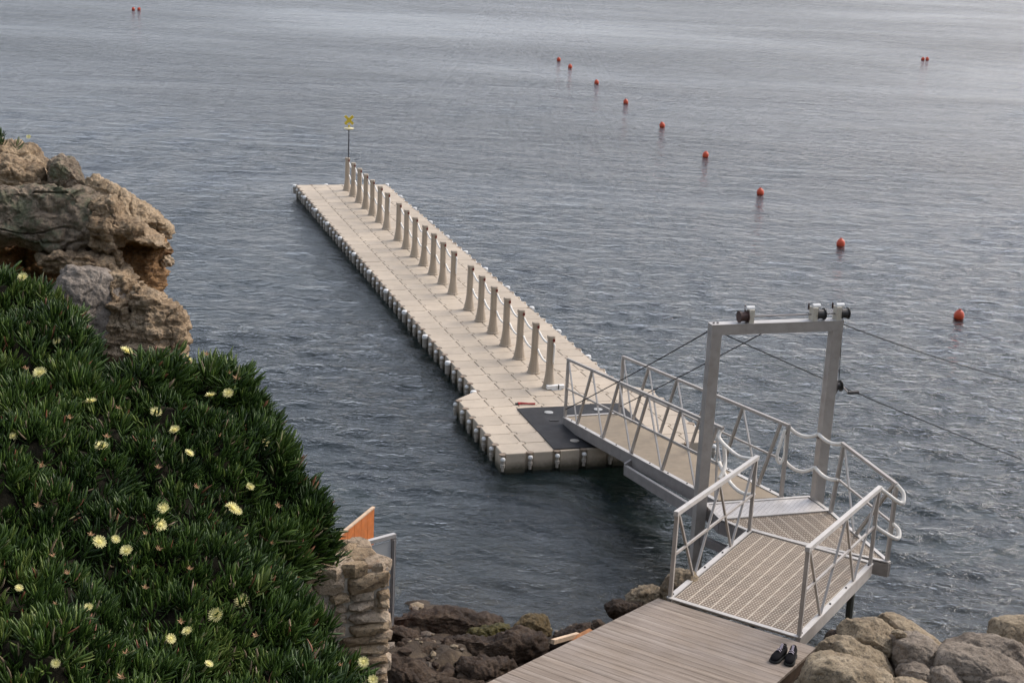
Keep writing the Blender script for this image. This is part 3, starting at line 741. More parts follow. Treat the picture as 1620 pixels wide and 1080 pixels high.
part("cross_strip", MB().bar(c_bl+V3(0, 0, .012), c_br+V3(0, 0, .012), .05, .016), M['alu_light'], pf)
A, B = c_br+V3(.0, .0, .012), c_r+V3(-.02, .05, .012)
L = np.linalg.norm(B-A); at = truss(pf, A+(B-A)*.10, B, 1.10, 0, 0, verts=(1.0,)); L2 = L*.9
brace(pf, at(0.05, 1.08), at(-.12, 0), .046); brace(pf, at(.08, 1.08), at(.62, 0), .024, 'alu_light'); brace(pf, at(L2-.06, 1.08), at(.70, 0), .04)
part("support_leg", MB().tube([(4.66, 18.60, 1.06), (4.70, 18.66, -.6)], .05, 10), M['leg_pipe'], pf)
part("support_leg", MB().tube([(3.62, 19.75, 1.06), (3.62, 19.75, -.8)], .05, 10), M['leg_pipe'], pf)

# ramp ------------------------------------------------------------------------
rNL, rNR, rFL, rFR = V3(2.03, 16.74, 1.66), V3(3.43, 15.87, 1.66), V3(3.475, 19.92, 1.262), V3(4.97, 18.97, 1.262)
rp = thing("ramp", "short aluminium ramp with perforated brown planks and railings joining the wooden deck", "ramp", (rNL+rFR)/2)
el = unit(rFL-rNL); ea = unit(rNR-rNL)
quad = ccw([lerp(rNL, rNR, .03), lerp(rNR, rNL, .03), lerp(rFR, rFL, .03), lerp(rFL, rFR, .03)])
part("deck_tray", MB().poly([p-V3(0, 0, .0016) for p in quad], .02), M['tray'], rp)
nP = 10
for k in range(nP):
    a0, a1 = .03+.94*(k+.055)/nP, .03+.94*(k+.945)/nP
    cuts = [0.012, .42+.10*(k % 2), .985]
    for s0, s1 in zip(cuts[:-1], cuts[1:]):
        f = lambda a_, s_: lerp(lerp(rNL, rNR, a_), lerp(rFL, rFR, a_), s_)
        uv_poly("plank", ccw([f(a0, s0+.002), f(a1, s0+.002), f(a1, s1-.002), f(a0, s1-.002)]), .006, M['dots'], rp, f(a0, s0), el, ea)
for s, (A, B) in enumerate(((rNL, rFL), (rNR, rFR))):
    part("side_beam", MB().bar(A-V3(0, 0, .088), B-V3(0, 0, .088), .05, .17), M['alu'], rp)
    part("side_strip", MB().bar(A+V3(0, 0, .006), B+V3(0, 0, .006), .07, .018), M['alu_light'], rp)
    A2, B2 = A+V3(0, 0, .015), B+V3(0, 0, .015); L = np.linalg.norm(B-A)
    ir = lerp(A2, B2, .0)
    at = truss(rp, A2, B2, 1.08, 0, 0, verts=(.012, .985), railmat='alu_light', rail=.055)
    for a_, b_ in ((.03, .27), (.50, .27), (.50, .73), (.965, .73)): brace(rp, at(a_*L+(.01 if a_ < b_ else -.01), 1.05), at(b_*L+(-.02 if a_ < b_ else .02), 0), .028)
    for b_ in (.04, .40, .62, .96): part("bolt_head", MB().lathe([(.014, 0), (.014, .014)], 6, at(b_*L, 0.0005)), M['dark'], rp)
part("end_strip", MB().bar(rNL+V3(0, 0, .016)-el*.0, rNR+V3(0, 0, .016), .06, .014), M['alu_light'], rp)
part("end_strip", MB().bar(rFL+V3(0, 0, .017), rFR+V3(0, 0, .017), .07, .014), M['alu_light'], rp)

# ropes on the metalwork ---------------------------------------------------------
def rope(label, pts, r=.028):
    o = thing("rope", label, "rope", pts[0], 0, "white ropes closing the railing gaps")
    pts = [V3(p) for p in pts]
    if len(pts) < 8:      # smooth the path
        P_ = [pts[0]]+pts+[pts[-1]]; out = []
        for i in range(1, len(P_)-2):
            for t in np.linspace(0, 1, 6, endpoint=False):
                p0, p1, p2, p3 = P_[i-1:i+3]
                out.append(.5*((2*p1)+(-p0+p2)*t+(2*p0-5*p1+4*p2-p3)*t*t+(-p0+3*p1-3*p2+p3)*t**3))
        pts = out+[pts[-1]]
    part("strand", MB().tube(pts, r, 8), M['rope'], o, True)
gRt = HBv+V3(-.02, .05, 1.12); post_r = gr-gd*.10+V3(0, -.03, 2.30); pfT = c_br+(c_r-c_br)*.10+V3(0, 0, 1.11)
rope("upper white rope from gangway's far rail to the winch post", sagline(gRt, post_r, .10))
rope("lower white rope from gangway's far rail to the winch post", sagline(HBv+V3(-.02, .05, .58), post_r-V3(0, 0, .52), .12))
rope("upper white rope from the winch post to the platform railing", sagline(post_r, pfT, .06))
rope("lower white rope from the winch post to the platform railing", sagline(post_r-V3(0, 0, .52), pfT-V3(.02, 0, .55), .06))
lo_ = HBv+V3(-.05, .02, 1.06)
rope("long hanging loop of white rope on the gangway's far rail end", [lo_, lo_+V3(-.05, -.02, -.20), lo_+V3(-.085, -.03, -.42), lo_+V3(-.03, -.02, -.52), lo_+V3(.03, 0, -.40), lo_+V3(.03, .01, -.08)], .024)
pe = c_r+V3(-.02, .05, 1.11); re = rFR+V3(0, 0, 1.09)
rope("upper white rope curling from platform railing to ramp railing", [pe, pe+V3(.09, -.06, -.10), pe+V3(.05, -.16, -.20), re+V3(.08, 0, -.06), re])
pe2, re2 = pe-V3(0, 0, .55), re-V3(0, 0, .54)
rope("lower white rope curling from platform railing to ramp railing", [pe2, pe2+V3(.09, -.06, -.08), pe2+V3(.05, -.16, -.16), re2+V3(.08, 0, -.06), re2])
ge = GB+V3(0, 0.05, 1.10); rl = rFL+V3(0, 0, 1.08)
rope("upper white rope from gangway's near rail to the ramp railing", [ge, ge+V3(-.04, -.10, -.12), lerp(ge, rl, .45)-V3(0, 0, .20), lerp(ge, rl, .8)-V3(0, 0, .10), rl])
ge2, rl2 = ge-V3(0, 0, .52), rl-V3(0, 0, .53)
rope("lower white rope from gangway's near rail to the ramp railing", sagline(ge2, rl2, .16))
rope("short knotted white rope end beside the gantry post", [ge2+V3(.04, -.05, .30), ge2+V3(.07, -.10, .05), ge2+V3(.05, -.2, -.05), ge2+V3(-.02, -.3, -.15)], .03)

# wooden deck ----------------------------------------------------------------------
WD = thing("wooden_deck", "weathered grooved wooden deck at the foot of the ramp", "deck", (1.6, 14.5, 1.66))
dA, dB = V3(1.90, 16.745, 1.66), V3(3.60, 15.655, 1.66)
dC = dB+V3(-.602, -.903, 0)*4.2; dD = dA+V3(-2.0, -2.28, 0)*2.3
e1 = unit(dB-dA); e2 = V3(e1[1], -e1[0], 0)
planks(WD, ccw([dA, dB, dC, dD]), e1, e2, .099, .0042, .035, M['wood'], split=None, jit=1, zj=.0015)
for k, (a_, b_) in enumerate(((dB, dC), (dA, dD), (dA, dB))):
    n_ = unit(np.cross(b_-a_, V3(0, 0, 1)))*(.04 if k != 1 else -.04)
    if k == 0: n_ = n_*1.0
    s_ = 1 if k in (1,) else 1
    inn = unit((dA+dB+dC+dD)/4-(a_+b_)/2)*.05
    part("joist", MB().bar(a_+inn-V3(0, 0, .125), b_+inn-V3(0, 0, .125), .05, .16), M['joist'], WD)
for t in (.25, .5, .75): part("joist", MB().bar(lerp(dA, dB, t)-V3(0, 0, .12)+e2*.08, lerp(dD, dC, t)-V3(0, 0, .12), .06, .15), M['joist'], WD)
for p_ in (dB-V3(.1, .05, 0), lerp(dA, dD, .18)+V3(.1, 0, 0), lerp(dA, dD, .5), lerp(dB, dC, .5)): part("deck_post", MB().bar(p_-V3(0, 0, 1.6), p_-V3(0, 0, .2), .10, .10), M['joist'], WD)
# timber off-cuts at its edge
bt = thing("batten", "pale split batten leaning along the wooden deck's seaward edge", "batten", (.64, 15.60, 1.55))
part("stick", MB().bar((.62, 15.60, 1.60), (.93, 16.12, 1.44), .05, .05), M['batten'], bt)
oc = thing("wood_offcut", "orange-brown wood offcut wedged beside the deck edge", "offcut", (.98, 16.05, 1.4))
part("chunk", MB().bar((.86, 15.97, 1.40), (1.10, 16.14, 1.46), .10, .09), M['offcut'], oc)

# shoes --------------------------------------------------------------------------------
def shoe(loc, rz, label):
    s = thing("shoe", label, "shoe", loc, rz, "pair of black trainers on the wooden deck")
    xs = [-.135, -.12, -.08, -.03, .03, .08, .12, .14]; hw = [.026, .040, .044, .042, .050, .054, .044, .020]; hz = [.10, .122, .116, .116, .098, .078, .062, .042]
    mb = MB(); n = 12; vs = []
    for x, w, z in zip(xs, hw, hz):
        for k in range(n):
            t = 2*math.pi*k/n; cx, sx = math.cos(t), math.sin(t)
            vs.append((x, w*math.copysign(abs(cx)**.7, cx), .022+(z-.022)*(.5+.5*math.copysign(abs(sx)**.8, sx))))
    fs = [(i*n+k, (i+1)*n+k, (i+1)*n+(k+1) % n, i*n+(k+1) % n) for i in range(len(xs)-1) for k in range(n)]+[tuple(range(n)), tuple(range((len(xs)-1)*n, len(xs)*n))[::-1]]
    mb.add(vs, fs); link("upper", mb.mesh("upper", M['shoe'], smooth=True), s)
    mb = MB(); out = [(x, w*1.12) for x, w in zip(xs, hw)]+[(x, -w*1.12) for x, w in zip(xs[::-1], hw[::-1])]
    n = len(out); mb.add([(x*1.04, y, 0.001) for x, y in out]+[(x*1.05, y*1.03, .018) for x, y in out]+[(x, y*.95, .030) for x, y in out],
        [tuple(range(n)), tuple(range(2*n, 3*n))[::-1]]+[(k*n+i, k*n+(i+1) % n, (k+1)*n+(i+1) % n, (k+1)*n+i) for k in (0, 1) for i in range(n)])
    link("sole", mb.mesh("sole", M['sole']), s)
    link("collar", MB().tube([(-.085+.042*math.cos(t), .026*math.sin(t), .120-.012*math.cos(t)) for t in np.linspace(0, 6.28, 12)], .009, 6).mesh("collar", M['shoe'], smooth=True), s)
    link("tongue", MB().bar((-.035, 0, .115), (-.06, 0, .165), .024, .01).mesh("tongue", M['lace']), s)
    mb = MB()
    for k in range(2): mb.tube([(-.02+.03*k, -.028, .112-.008*k), (-.01+.022*k, 0, .126-.011*k), (.0+.022*k, .028, .110-.008*k)], .0045, 5)
    link("lace", mb.mesh("lace", M['lace']), s)
shoe((3.125, 15.335, 1.662), math.radians(-128), "black trainer with pale laces on the wooden deck, the one away from the boulders")
shoe((3.255, 15.300, 1.662), math.radians(-112), "black trainer with pale laces on the wooden deck, the one beside the boulders")

# ---- measured outlines (metres)
ROCKS=[('crest',0.5,2.2,1.0,[(-5.805,15.353,6.876),(-5.295,15.378,6.961),(-5.103,15.387,6.995),(-4.908,15.374,6.949),(-4.773,15.34,6.831),(-4.672,15.315,6.743),(-4.891,15.277,6.609),(-5.277,15.28,6.622),(-5.791,15.273,6.598)]),('layer',0.42,2.6,1.0,[(-5.63,14.87,6.822),(-5.133,14.888,6.887),(-4.821,14.887,6.884),(-4.66,14.86,6.789),(-4.547,14.822,6.657),(-4.618,14.797,6.569),(-5.112,14.768,6.468),(-5.609,14.753,6.415)]),('knob',0.3,2.4,1.0,[(-4.628,14.823,6.841),(-4.57,14.846,6.922),(-4.477,14.852,6.944),(-4.382,14.843,6.913),(-4.304,14.82,6.832),(-4.229,14.785,6.71),(-4.28,14.756,6.606),(-4.541,14.752,6.594),(-4.608,14.782,6.699)]),('lichen',0.5,3.2,1.0,[(-5.502,14.311,6.506),(-5.082,14.336,6.596),(-4.845,14.366,6.7),(-4.606,14.388,6.775),(-4.305,14.395,6.801),(-4.06,14.384,6.76),(-3.934,14.352,6.649),(-3.909,14.282,6.406),(-3.924,14.228,6.219),(-4.027,14.193,6.098),(-4.222,14.198,6.112),(-4.454,14.211,6.159),(-4.638,14.222,6.197),(-4.821,14.23,6.224),(-5.06,14.213,6.166),(-5.478,14.177,6.041)]),('slab',0.4,3,1.0,[(-4.247,14.741,6.736),(-4.162,14.754,6.782),(-4.05,14.749,6.763),(-3.847,14.726,6.683),(-3.655,14.694,6.573),(-3.494,14.657,6.443),(-3.39,14.629,6.347),(-3.417,14.608,6.274),(-3.503,14.604,6.258),(-3.705,14.625,6.332),(-3.927,14.651,6.423),(-4.148,14.674,6.502)]),('mid',0.45,3,1.0,[(-4.043,14.314,6.7),(-3.912,14.324,6.735),(-3.811,14.301,6.653),(-3.671,14.261,6.514),(-3.485,14.23,6.407),(-3.372,14.207,6.325),(-3.308,14.184,6.247),(-3.478,14.192,6.274),(-3.691,14.199,6.299),(-3.764,14.168,6.191),(-3.728,14.135,6.076),(-3.662,14.106,5.975),(-3.827,14.114,6.002),(-3.985,14.157,6.152),(-4.019,14.248,6.469)]),('hollow',0.35,4,1.0,[(-3.921,14.617,6.304),(-3.673,14.62,6.316),(-3.465,14.601,6.248),(-3.391,14.567,6.132),(-3.456,14.55,6.07),(-3.46,14.503,5.908),(-3.467,14.469,5.789),(-3.486,14.44,5.686),(-3.64,14.432,5.661),(-3.804,14.482,5.833),(-3.938,14.54,6.035)]),('chip',0.06,2,1.0,[(-3.504,14.591,6.032),(-3.445,14.609,6.095),(-3.388,14.603,6.074),(-3.367,14.589,6.027),(-3.414,14.578,5.989),(-3.488,14.574,5.973)]),('strip',0.35,2.4,1.0,[(-4.478,13.898,6.155),(-4.274,13.924,6.245),(-4.067,13.923,6.243),(-3.888,13.919,6.229),(-3.693,13.892,6.135),(-3.588,13.866,6.043),(-3.607,13.841,5.957),(-3.753,13.829,5.916),(-3.995,13.855,6.007),(-4.263,13.858,6.017)]),('grey',0.4,4.5,0.6,[(-4.223,13.431,5.98),(-4.128,13.48,6.151),(-3.976,13.501,6.224),(-3.773,13.495,6.2),(-3.63,13.471,6.118),(-3.549,13.437,6.0),(-3.533,13.345,5.679),(-3.519,13.234,5.292),(-3.776,13.183,5.114),(-4.069,13.211,5.211),(-4.201,13.304,5.537)]),('block',0.4,4,1.0,[(-3.664,13.617,6.081),(-3.547,13.618,6.087),(-3.433,13.6,6.025),(-3.397,13.524,5.758),(-3.38,13.363,5.198),(-3.648,13.359,5.185)]),('block',0.42,4,1.0,[(-3.443,13.498,6.032),(-3.361,13.495,6.019),(-3.207,13.471,5.937),(-3.046,13.445,5.845),(-2.973,13.425,5.776),(-2.971,13.385,5.637),(-2.986,13.273,5.246),(-3.376,13.252,5.172)]),('cave',0.4,3,1.0,[(-5.828,15.122,6.071),(-5.251,15.13,6.098),(-4.734,15.119,6.06),(-4.343,15.089,5.955),(-4.263,15.001,5.649),(-4.507,14.927,5.391),(-5.21,14.9,5.296),(-5.788,14.892,5.269)]),('base',0.3,2.6,1.0,[(-4.44,12.966,5.446),(-4.109,13.009,5.597),(-3.823,12.99,5.529),(-3.646,12.946,5.375),(-3.576,12.869,5.107),(-3.959,12.801,4.872),(-4.418,12.842,5.013)]),('b',0.4,2.3,1.0,[(4.558,16.736,1.543),(4.725,16.744,1.572),(4.896,16.731,1.526),(5.069,16.707,1.444),(5.225,16.673,1.325),(5.323,16.654,1.258),(5.273,16.617,1.129),(5.082,16.635,1.193),(4.851,16.668,1.308),(4.66,16.692,1.389)]),('b',0.45,2.3,1.0,[(3.948,16.127,1.596),(4.014,16.163,1.721),(4.139,16.175,1.765),(4.319,16.179,1.779),(4.447,16.173,1.759),(4.542,16.15,1.676),(4.619,16.126,1.593),(4.584,16.065,1.382),(4.449,16.063,1.376),(4.266,16.071,1.402),(4.047,16.078,1.426),(3.934,16.102,1.508)]),('b',0.42,2.3,1.0,[(3.599,15.615,1.624),(3.7,15.645,1.73),(3.855,15.667,1.805),(4.014,15.661,1.787),(4.176,15.642,1.719),(4.322,15.615,1.624),(4.434,15.577,1.494),(4.484,15.544,1.377),(4.335,15.542,1.37),(4.085,15.558,1.426),(3.836,15.574,1.483),(3.622,15.586,1.523)]),('b',0.55,2.3,1.0,[(3.266,14.888,1.63),(3.333,14.94,1.812),(3.472,14.964,1.896),(3.691,14.972,1.923),(3.981,14.958,1.874),(4.153,14.937,1.801),(4.293,14.911,1.71),(4.352,14.865,1.551),(4.343,14.818,1.388),(3.671,14.795,1.307),(3.247,14.804,1.336)]),('g',0.5,2.3,1.0,[(4.486,15.792,1.697),(4.527,15.812,1.767),(4.65,15.819,1.794),(4.81,15.82,1.794),(4.938,15.798,1.718),(5.006,15.764,1.602),(4.97,15.715,1.429),(4.726,15.692,1.35),(4.546,15.704,1.392),(4.485,15.747,1.543)]),('g',0.5,2.3,1.0,[(4.867,15.417,1.66),(4.946,15.461,1.815),(5.118,15.476,1.865),(5.398,15.466,1.833),(5.664,15.44,1.739),(5.878,15.411,1.641),(6.026,15.365,1.48),(5.944,15.335,1.376),(5.508,15.339,1.389),(5.157,15.354,1.439),(4.908,15.379,1.528)]),('g',0.4,2.3,1.0,[(5.278,16.298,1.469),(5.404,16.313,1.519),(5.586,16.322,1.552),(5.841,16.329,1.575),(6.064,16.316,1.529),(6.217,16.278,1.399),(6.299,16.229,1.226),(6.08,16.226,1.216),(5.691,16.246,1.286),(5.375,16.267,1.359)]),('b',0.45,2.3,1.0,[(6.036,17.052,1.196),(6.059,17.09,1.326),(6.112,17.111,1.402),(6.245,17.121,1.434),(6.493,17.125,1.45),(6.631,17.103,1.371),(6.644,17.029,1.114),(6.338,17.025,1.1),(6.088,17.032,1.125)]),('g',0.35,2.3,1.0,[(4.434,15.242,1.596),(4.481,15.267,1.681),(4.601,15.274,1.706),(4.722,15.269,1.689),(4.788,15.242,1.596),(4.786,15.204,1.463),(4.599,15.183,1.388),(4.458,15.2,1.447)]),('g',0.4,2.3,1.0,[(4.72,15.132,1.575),(4.749,15.161,1.675),(4.832,15.178,1.734),(4.951,15.18,1.743),(5.057,15.165,1.69),(5.131,15.138,1.594),(5.156,15.091,1.431),(4.921,15.059,1.321),(4.747,15.076,1.378)]),('g',0.25,2.3,1.0,[(5.11,15.341,1.579),(5.168,15.356,1.628),(5.255,15.357,1.632),(5.344,15.34,1.573),(5.368,15.302,1.441),(5.25,15.286,1.385),(5.125,15.303,1.446)]),('g',0.5,2.3,1.0,[(5.222,14.995,1.639),(5.286,15.019,1.724),(5.437,15.03,1.761),(5.642,15.024,1.741),(5.85,15.003,1.669),(5.962,14.948,1.478),(5.56,14.91,1.345),(5.266,14.939,1.445)]),('b',0.4,2.3,1.0,[(4.284,14.847,1.669),(4.364,14.872,1.754),(4.482,14.869,1.744),(4.653,14.855,1.695),(4.759,14.826,1.594),(4.751,14.779,1.432),(4.366,14.765,1.382)]),('d',0.3,2.3,1.0,[(3.851,16.277,1.394),(3.891,16.31,1.51),(3.963,16.321,1.549),(4.065,16.315,1.527),(4.073,16.27,1.369),(3.947,16.253,1.31)]),('b',0.1,2.3,1.0,[(4.455,15.778,1.83),(4.51,15.786,1.858),(4.581,15.786,1.858),(4.622,15.776,1.826),(4.593,15.766,1.79),(4.496,15.766,1.789)]),('d',0.4,2.2,1.0,[(-1.47,18.82,0.105),(-1.411,18.847,0.2),(-1.159,18.864,0.258),(-0.907,18.874,0.295),(-0.699,18.899,0.382),(-0.443,18.892,0.357),(-0.207,18.877,0.303),(0.009,18.854,0.225),(0.129,18.833,0.149),(0.082,18.8,0.035),(-0.254,18.784,-0.021),(-0.679,18.784,-0.021),(-1.063,18.796,0.022),(-1.36,18.798,0.029)]),('w',0.25,2.2,1.0,[(-0.455,18.327,0.201),(-0.377,18.357,0.304),(-0.194,18.373,0.362),(0.053,18.384,0.399),(0.179,18.374,0.365),(0.142,18.347,0.268),(-0.041,18.327,0.2),(-0.287,18.315,0.159)]),('s',0.3,2.2,1.0,[(0.179,18.467,0.324),(0.257,18.496,0.427),(0.337,18.516,0.495),(0.52,18.54,0.58),(0.669,18.52,0.511),(0.737,18.486,0.39),(0.681,18.45,0.267),(0.476,18.436,0.218),(0.267,18.439,0.228)]),('d',0.42,2.2,1.0,[(-1.319,17.642,0.35),(-1.273,17.663,0.425),(-1.156,17.68,0.482),(-0.977,17.682,0.49),(-0.834,17.665,0.43),(-0.708,17.633,0.321),(-0.642,17.596,0.189),(-0.696,17.562,0.071),(-0.954,17.553,0.04),(-1.219,17.582,0.143)]),('d',0.6,2.2,1.0,[(-1.396,17.049,0.46),(-1.355,17.092,0.611),(-1.23,17.098,0.632),(-0.993,17.071,0.535),(-0.718,17.048,0.455),(-0.525,17.056,0.482),(-0.419,17.004,0.301),(-0.506,16.944,0.092),(-0.964,16.905,-0.041),(-1.373,16.921,0.015)]),('d',0.35,2.2,1.0,[(-0.834,17.733,0.306),(-0.798,17.759,0.395),(-0.641,17.776,0.454),(-0.478,17.761,0.404),(-0.312,17.735,0.311),(-0.258,17.713,0.236),(-0.344,17.684,0.136),(-0.543,17.676,0.107),(-0.706,17.691,0.158)]),('d',0.35,2.2,1.0,[(-1.487,18.052,0.33),(-1.442,18.081,0.43),(-1.29,18.089,0.457),(-1.062,18.07,0.393),(-0.976,18.045,0.305),(-1.052,18.013,0.194),(-1.274,17.999,0.144),(-1.459,18.008,0.175)]),('d',0.45,2.2,1.0,[(-0.663,17.859,0.383),(-0.525,17.879,0.452),(-0.284,17.882,0.463),(-0.041,17.88,0.455),(0.256,17.913,0.57),(0.519,17.91,0.559),(0.696,17.878,0.447),(0.694,17.833,0.292),(0.378,17.795,0.16),(0.055,17.797,0.165),(-0.271,17.809,0.208),(-0.556,17.827,0.272)]),('d',0.5,2.2,1.0,[(-0.561,17.039,0.425),(-0.451,17.073,0.542),(-0.26,17.086,0.588),(-0.029,17.095,0.621),(0.245,17.077,0.556),(0.329,17.04,0.429),(0.186,16.974,0.199),(-0.274,16.947,0.103),(-0.51,16.97,0.185)]),('d',0.35,2.2,1.0,[(0.637,18.138,0.265),(0.713,18.173,0.387),(0.873,18.196,0.469),(1.136,18.217,0.541),(1.3,18.214,0.533),(1.388,18.182,0.419),(1.314,18.135,0.258),(0.991,18.109,0.164),(0.745,18.105,0.152)]),('k',0.12,2.2,1.0,[(1.199,17.844,0.691),(1.232,17.861,0.75),(1.281,17.867,0.772),(1.333,17.859,0.745),(1.356,17.84,0.679),(1.278,17.828,0.636)]),('p',0.3,2.2,1.0,[(-1.499,19.441,-0.086),(-1.442,19.49,0.085),(-1.119,19.518,0.18),(-0.898,19.504,0.131),(-0.977,19.454,-0.041),(-1.364,19.419,-0.164)]),('p',0.3,2.2,1.0,[(0.032,19.028,0.105),(0.129,19.083,0.295),(0.318,19.103,0.366),(0.574,19.109,0.386),(0.75,19.082,0.293),(0.716,19.037,0.137),(0.377,19.015,0.06)]),('p',0.3,2.2,1.0,[(-1.605,20.628,-0.12),(-1.579,20.679,0.059),(-1.547,20.692,0.105),(-1.476,20.681,0.064),(-1.429,20.65,-0.045),(-1.465,20.617,-0.157)]),('d',0.4,2.2,1.0,[(-0.655,16.635,0.468),(-0.393,16.654,0.534),(-0.016,16.665,0.57),(0.177,16.646,0.506),(0.19,16.568,0.234),(-0.642,16.557,0.195)]),('b',0.35,2.2,1.0,[(1.616,17.926,0.976),(1.651,17.967,1.12),(1.752,17.993,1.21),(1.866,18.002,1.244),(2.111,17.992,1.206),(2.2,17.963,1.105),(2.187,17.916,0.942),(1.917,17.895,0.869),(1.684,17.897,0.878)]),('d',0.3,2.2,1.0,[(1.353,17.722,0.992),(1.4,17.749,1.085),(1.597,17.757,1.114),(1.806,17.757,1.114),(1.853,17.729,1.016),(1.713,17.692,0.889),(1.463,17.689,0.877)]),('b',0.4,2.2,1.0,[(2.057,17.72,1.349),(2.132,17.767,1.512),(2.274,17.786,1.579),(2.421,17.777,1.546),(2.532,17.733,1.391),(2.501,17.675,1.19),(2.256,17.649,1.099),(2.086,17.675,1.191)]),('d',0.25,2.2,1.0,[(1.146,16.94,1.166),(1.204,16.954,1.217),(1.285,16.944,1.182),(1.29,16.919,1.096),(1.171,16.912,1.071)])]
N_OUT=14
N_BR=29
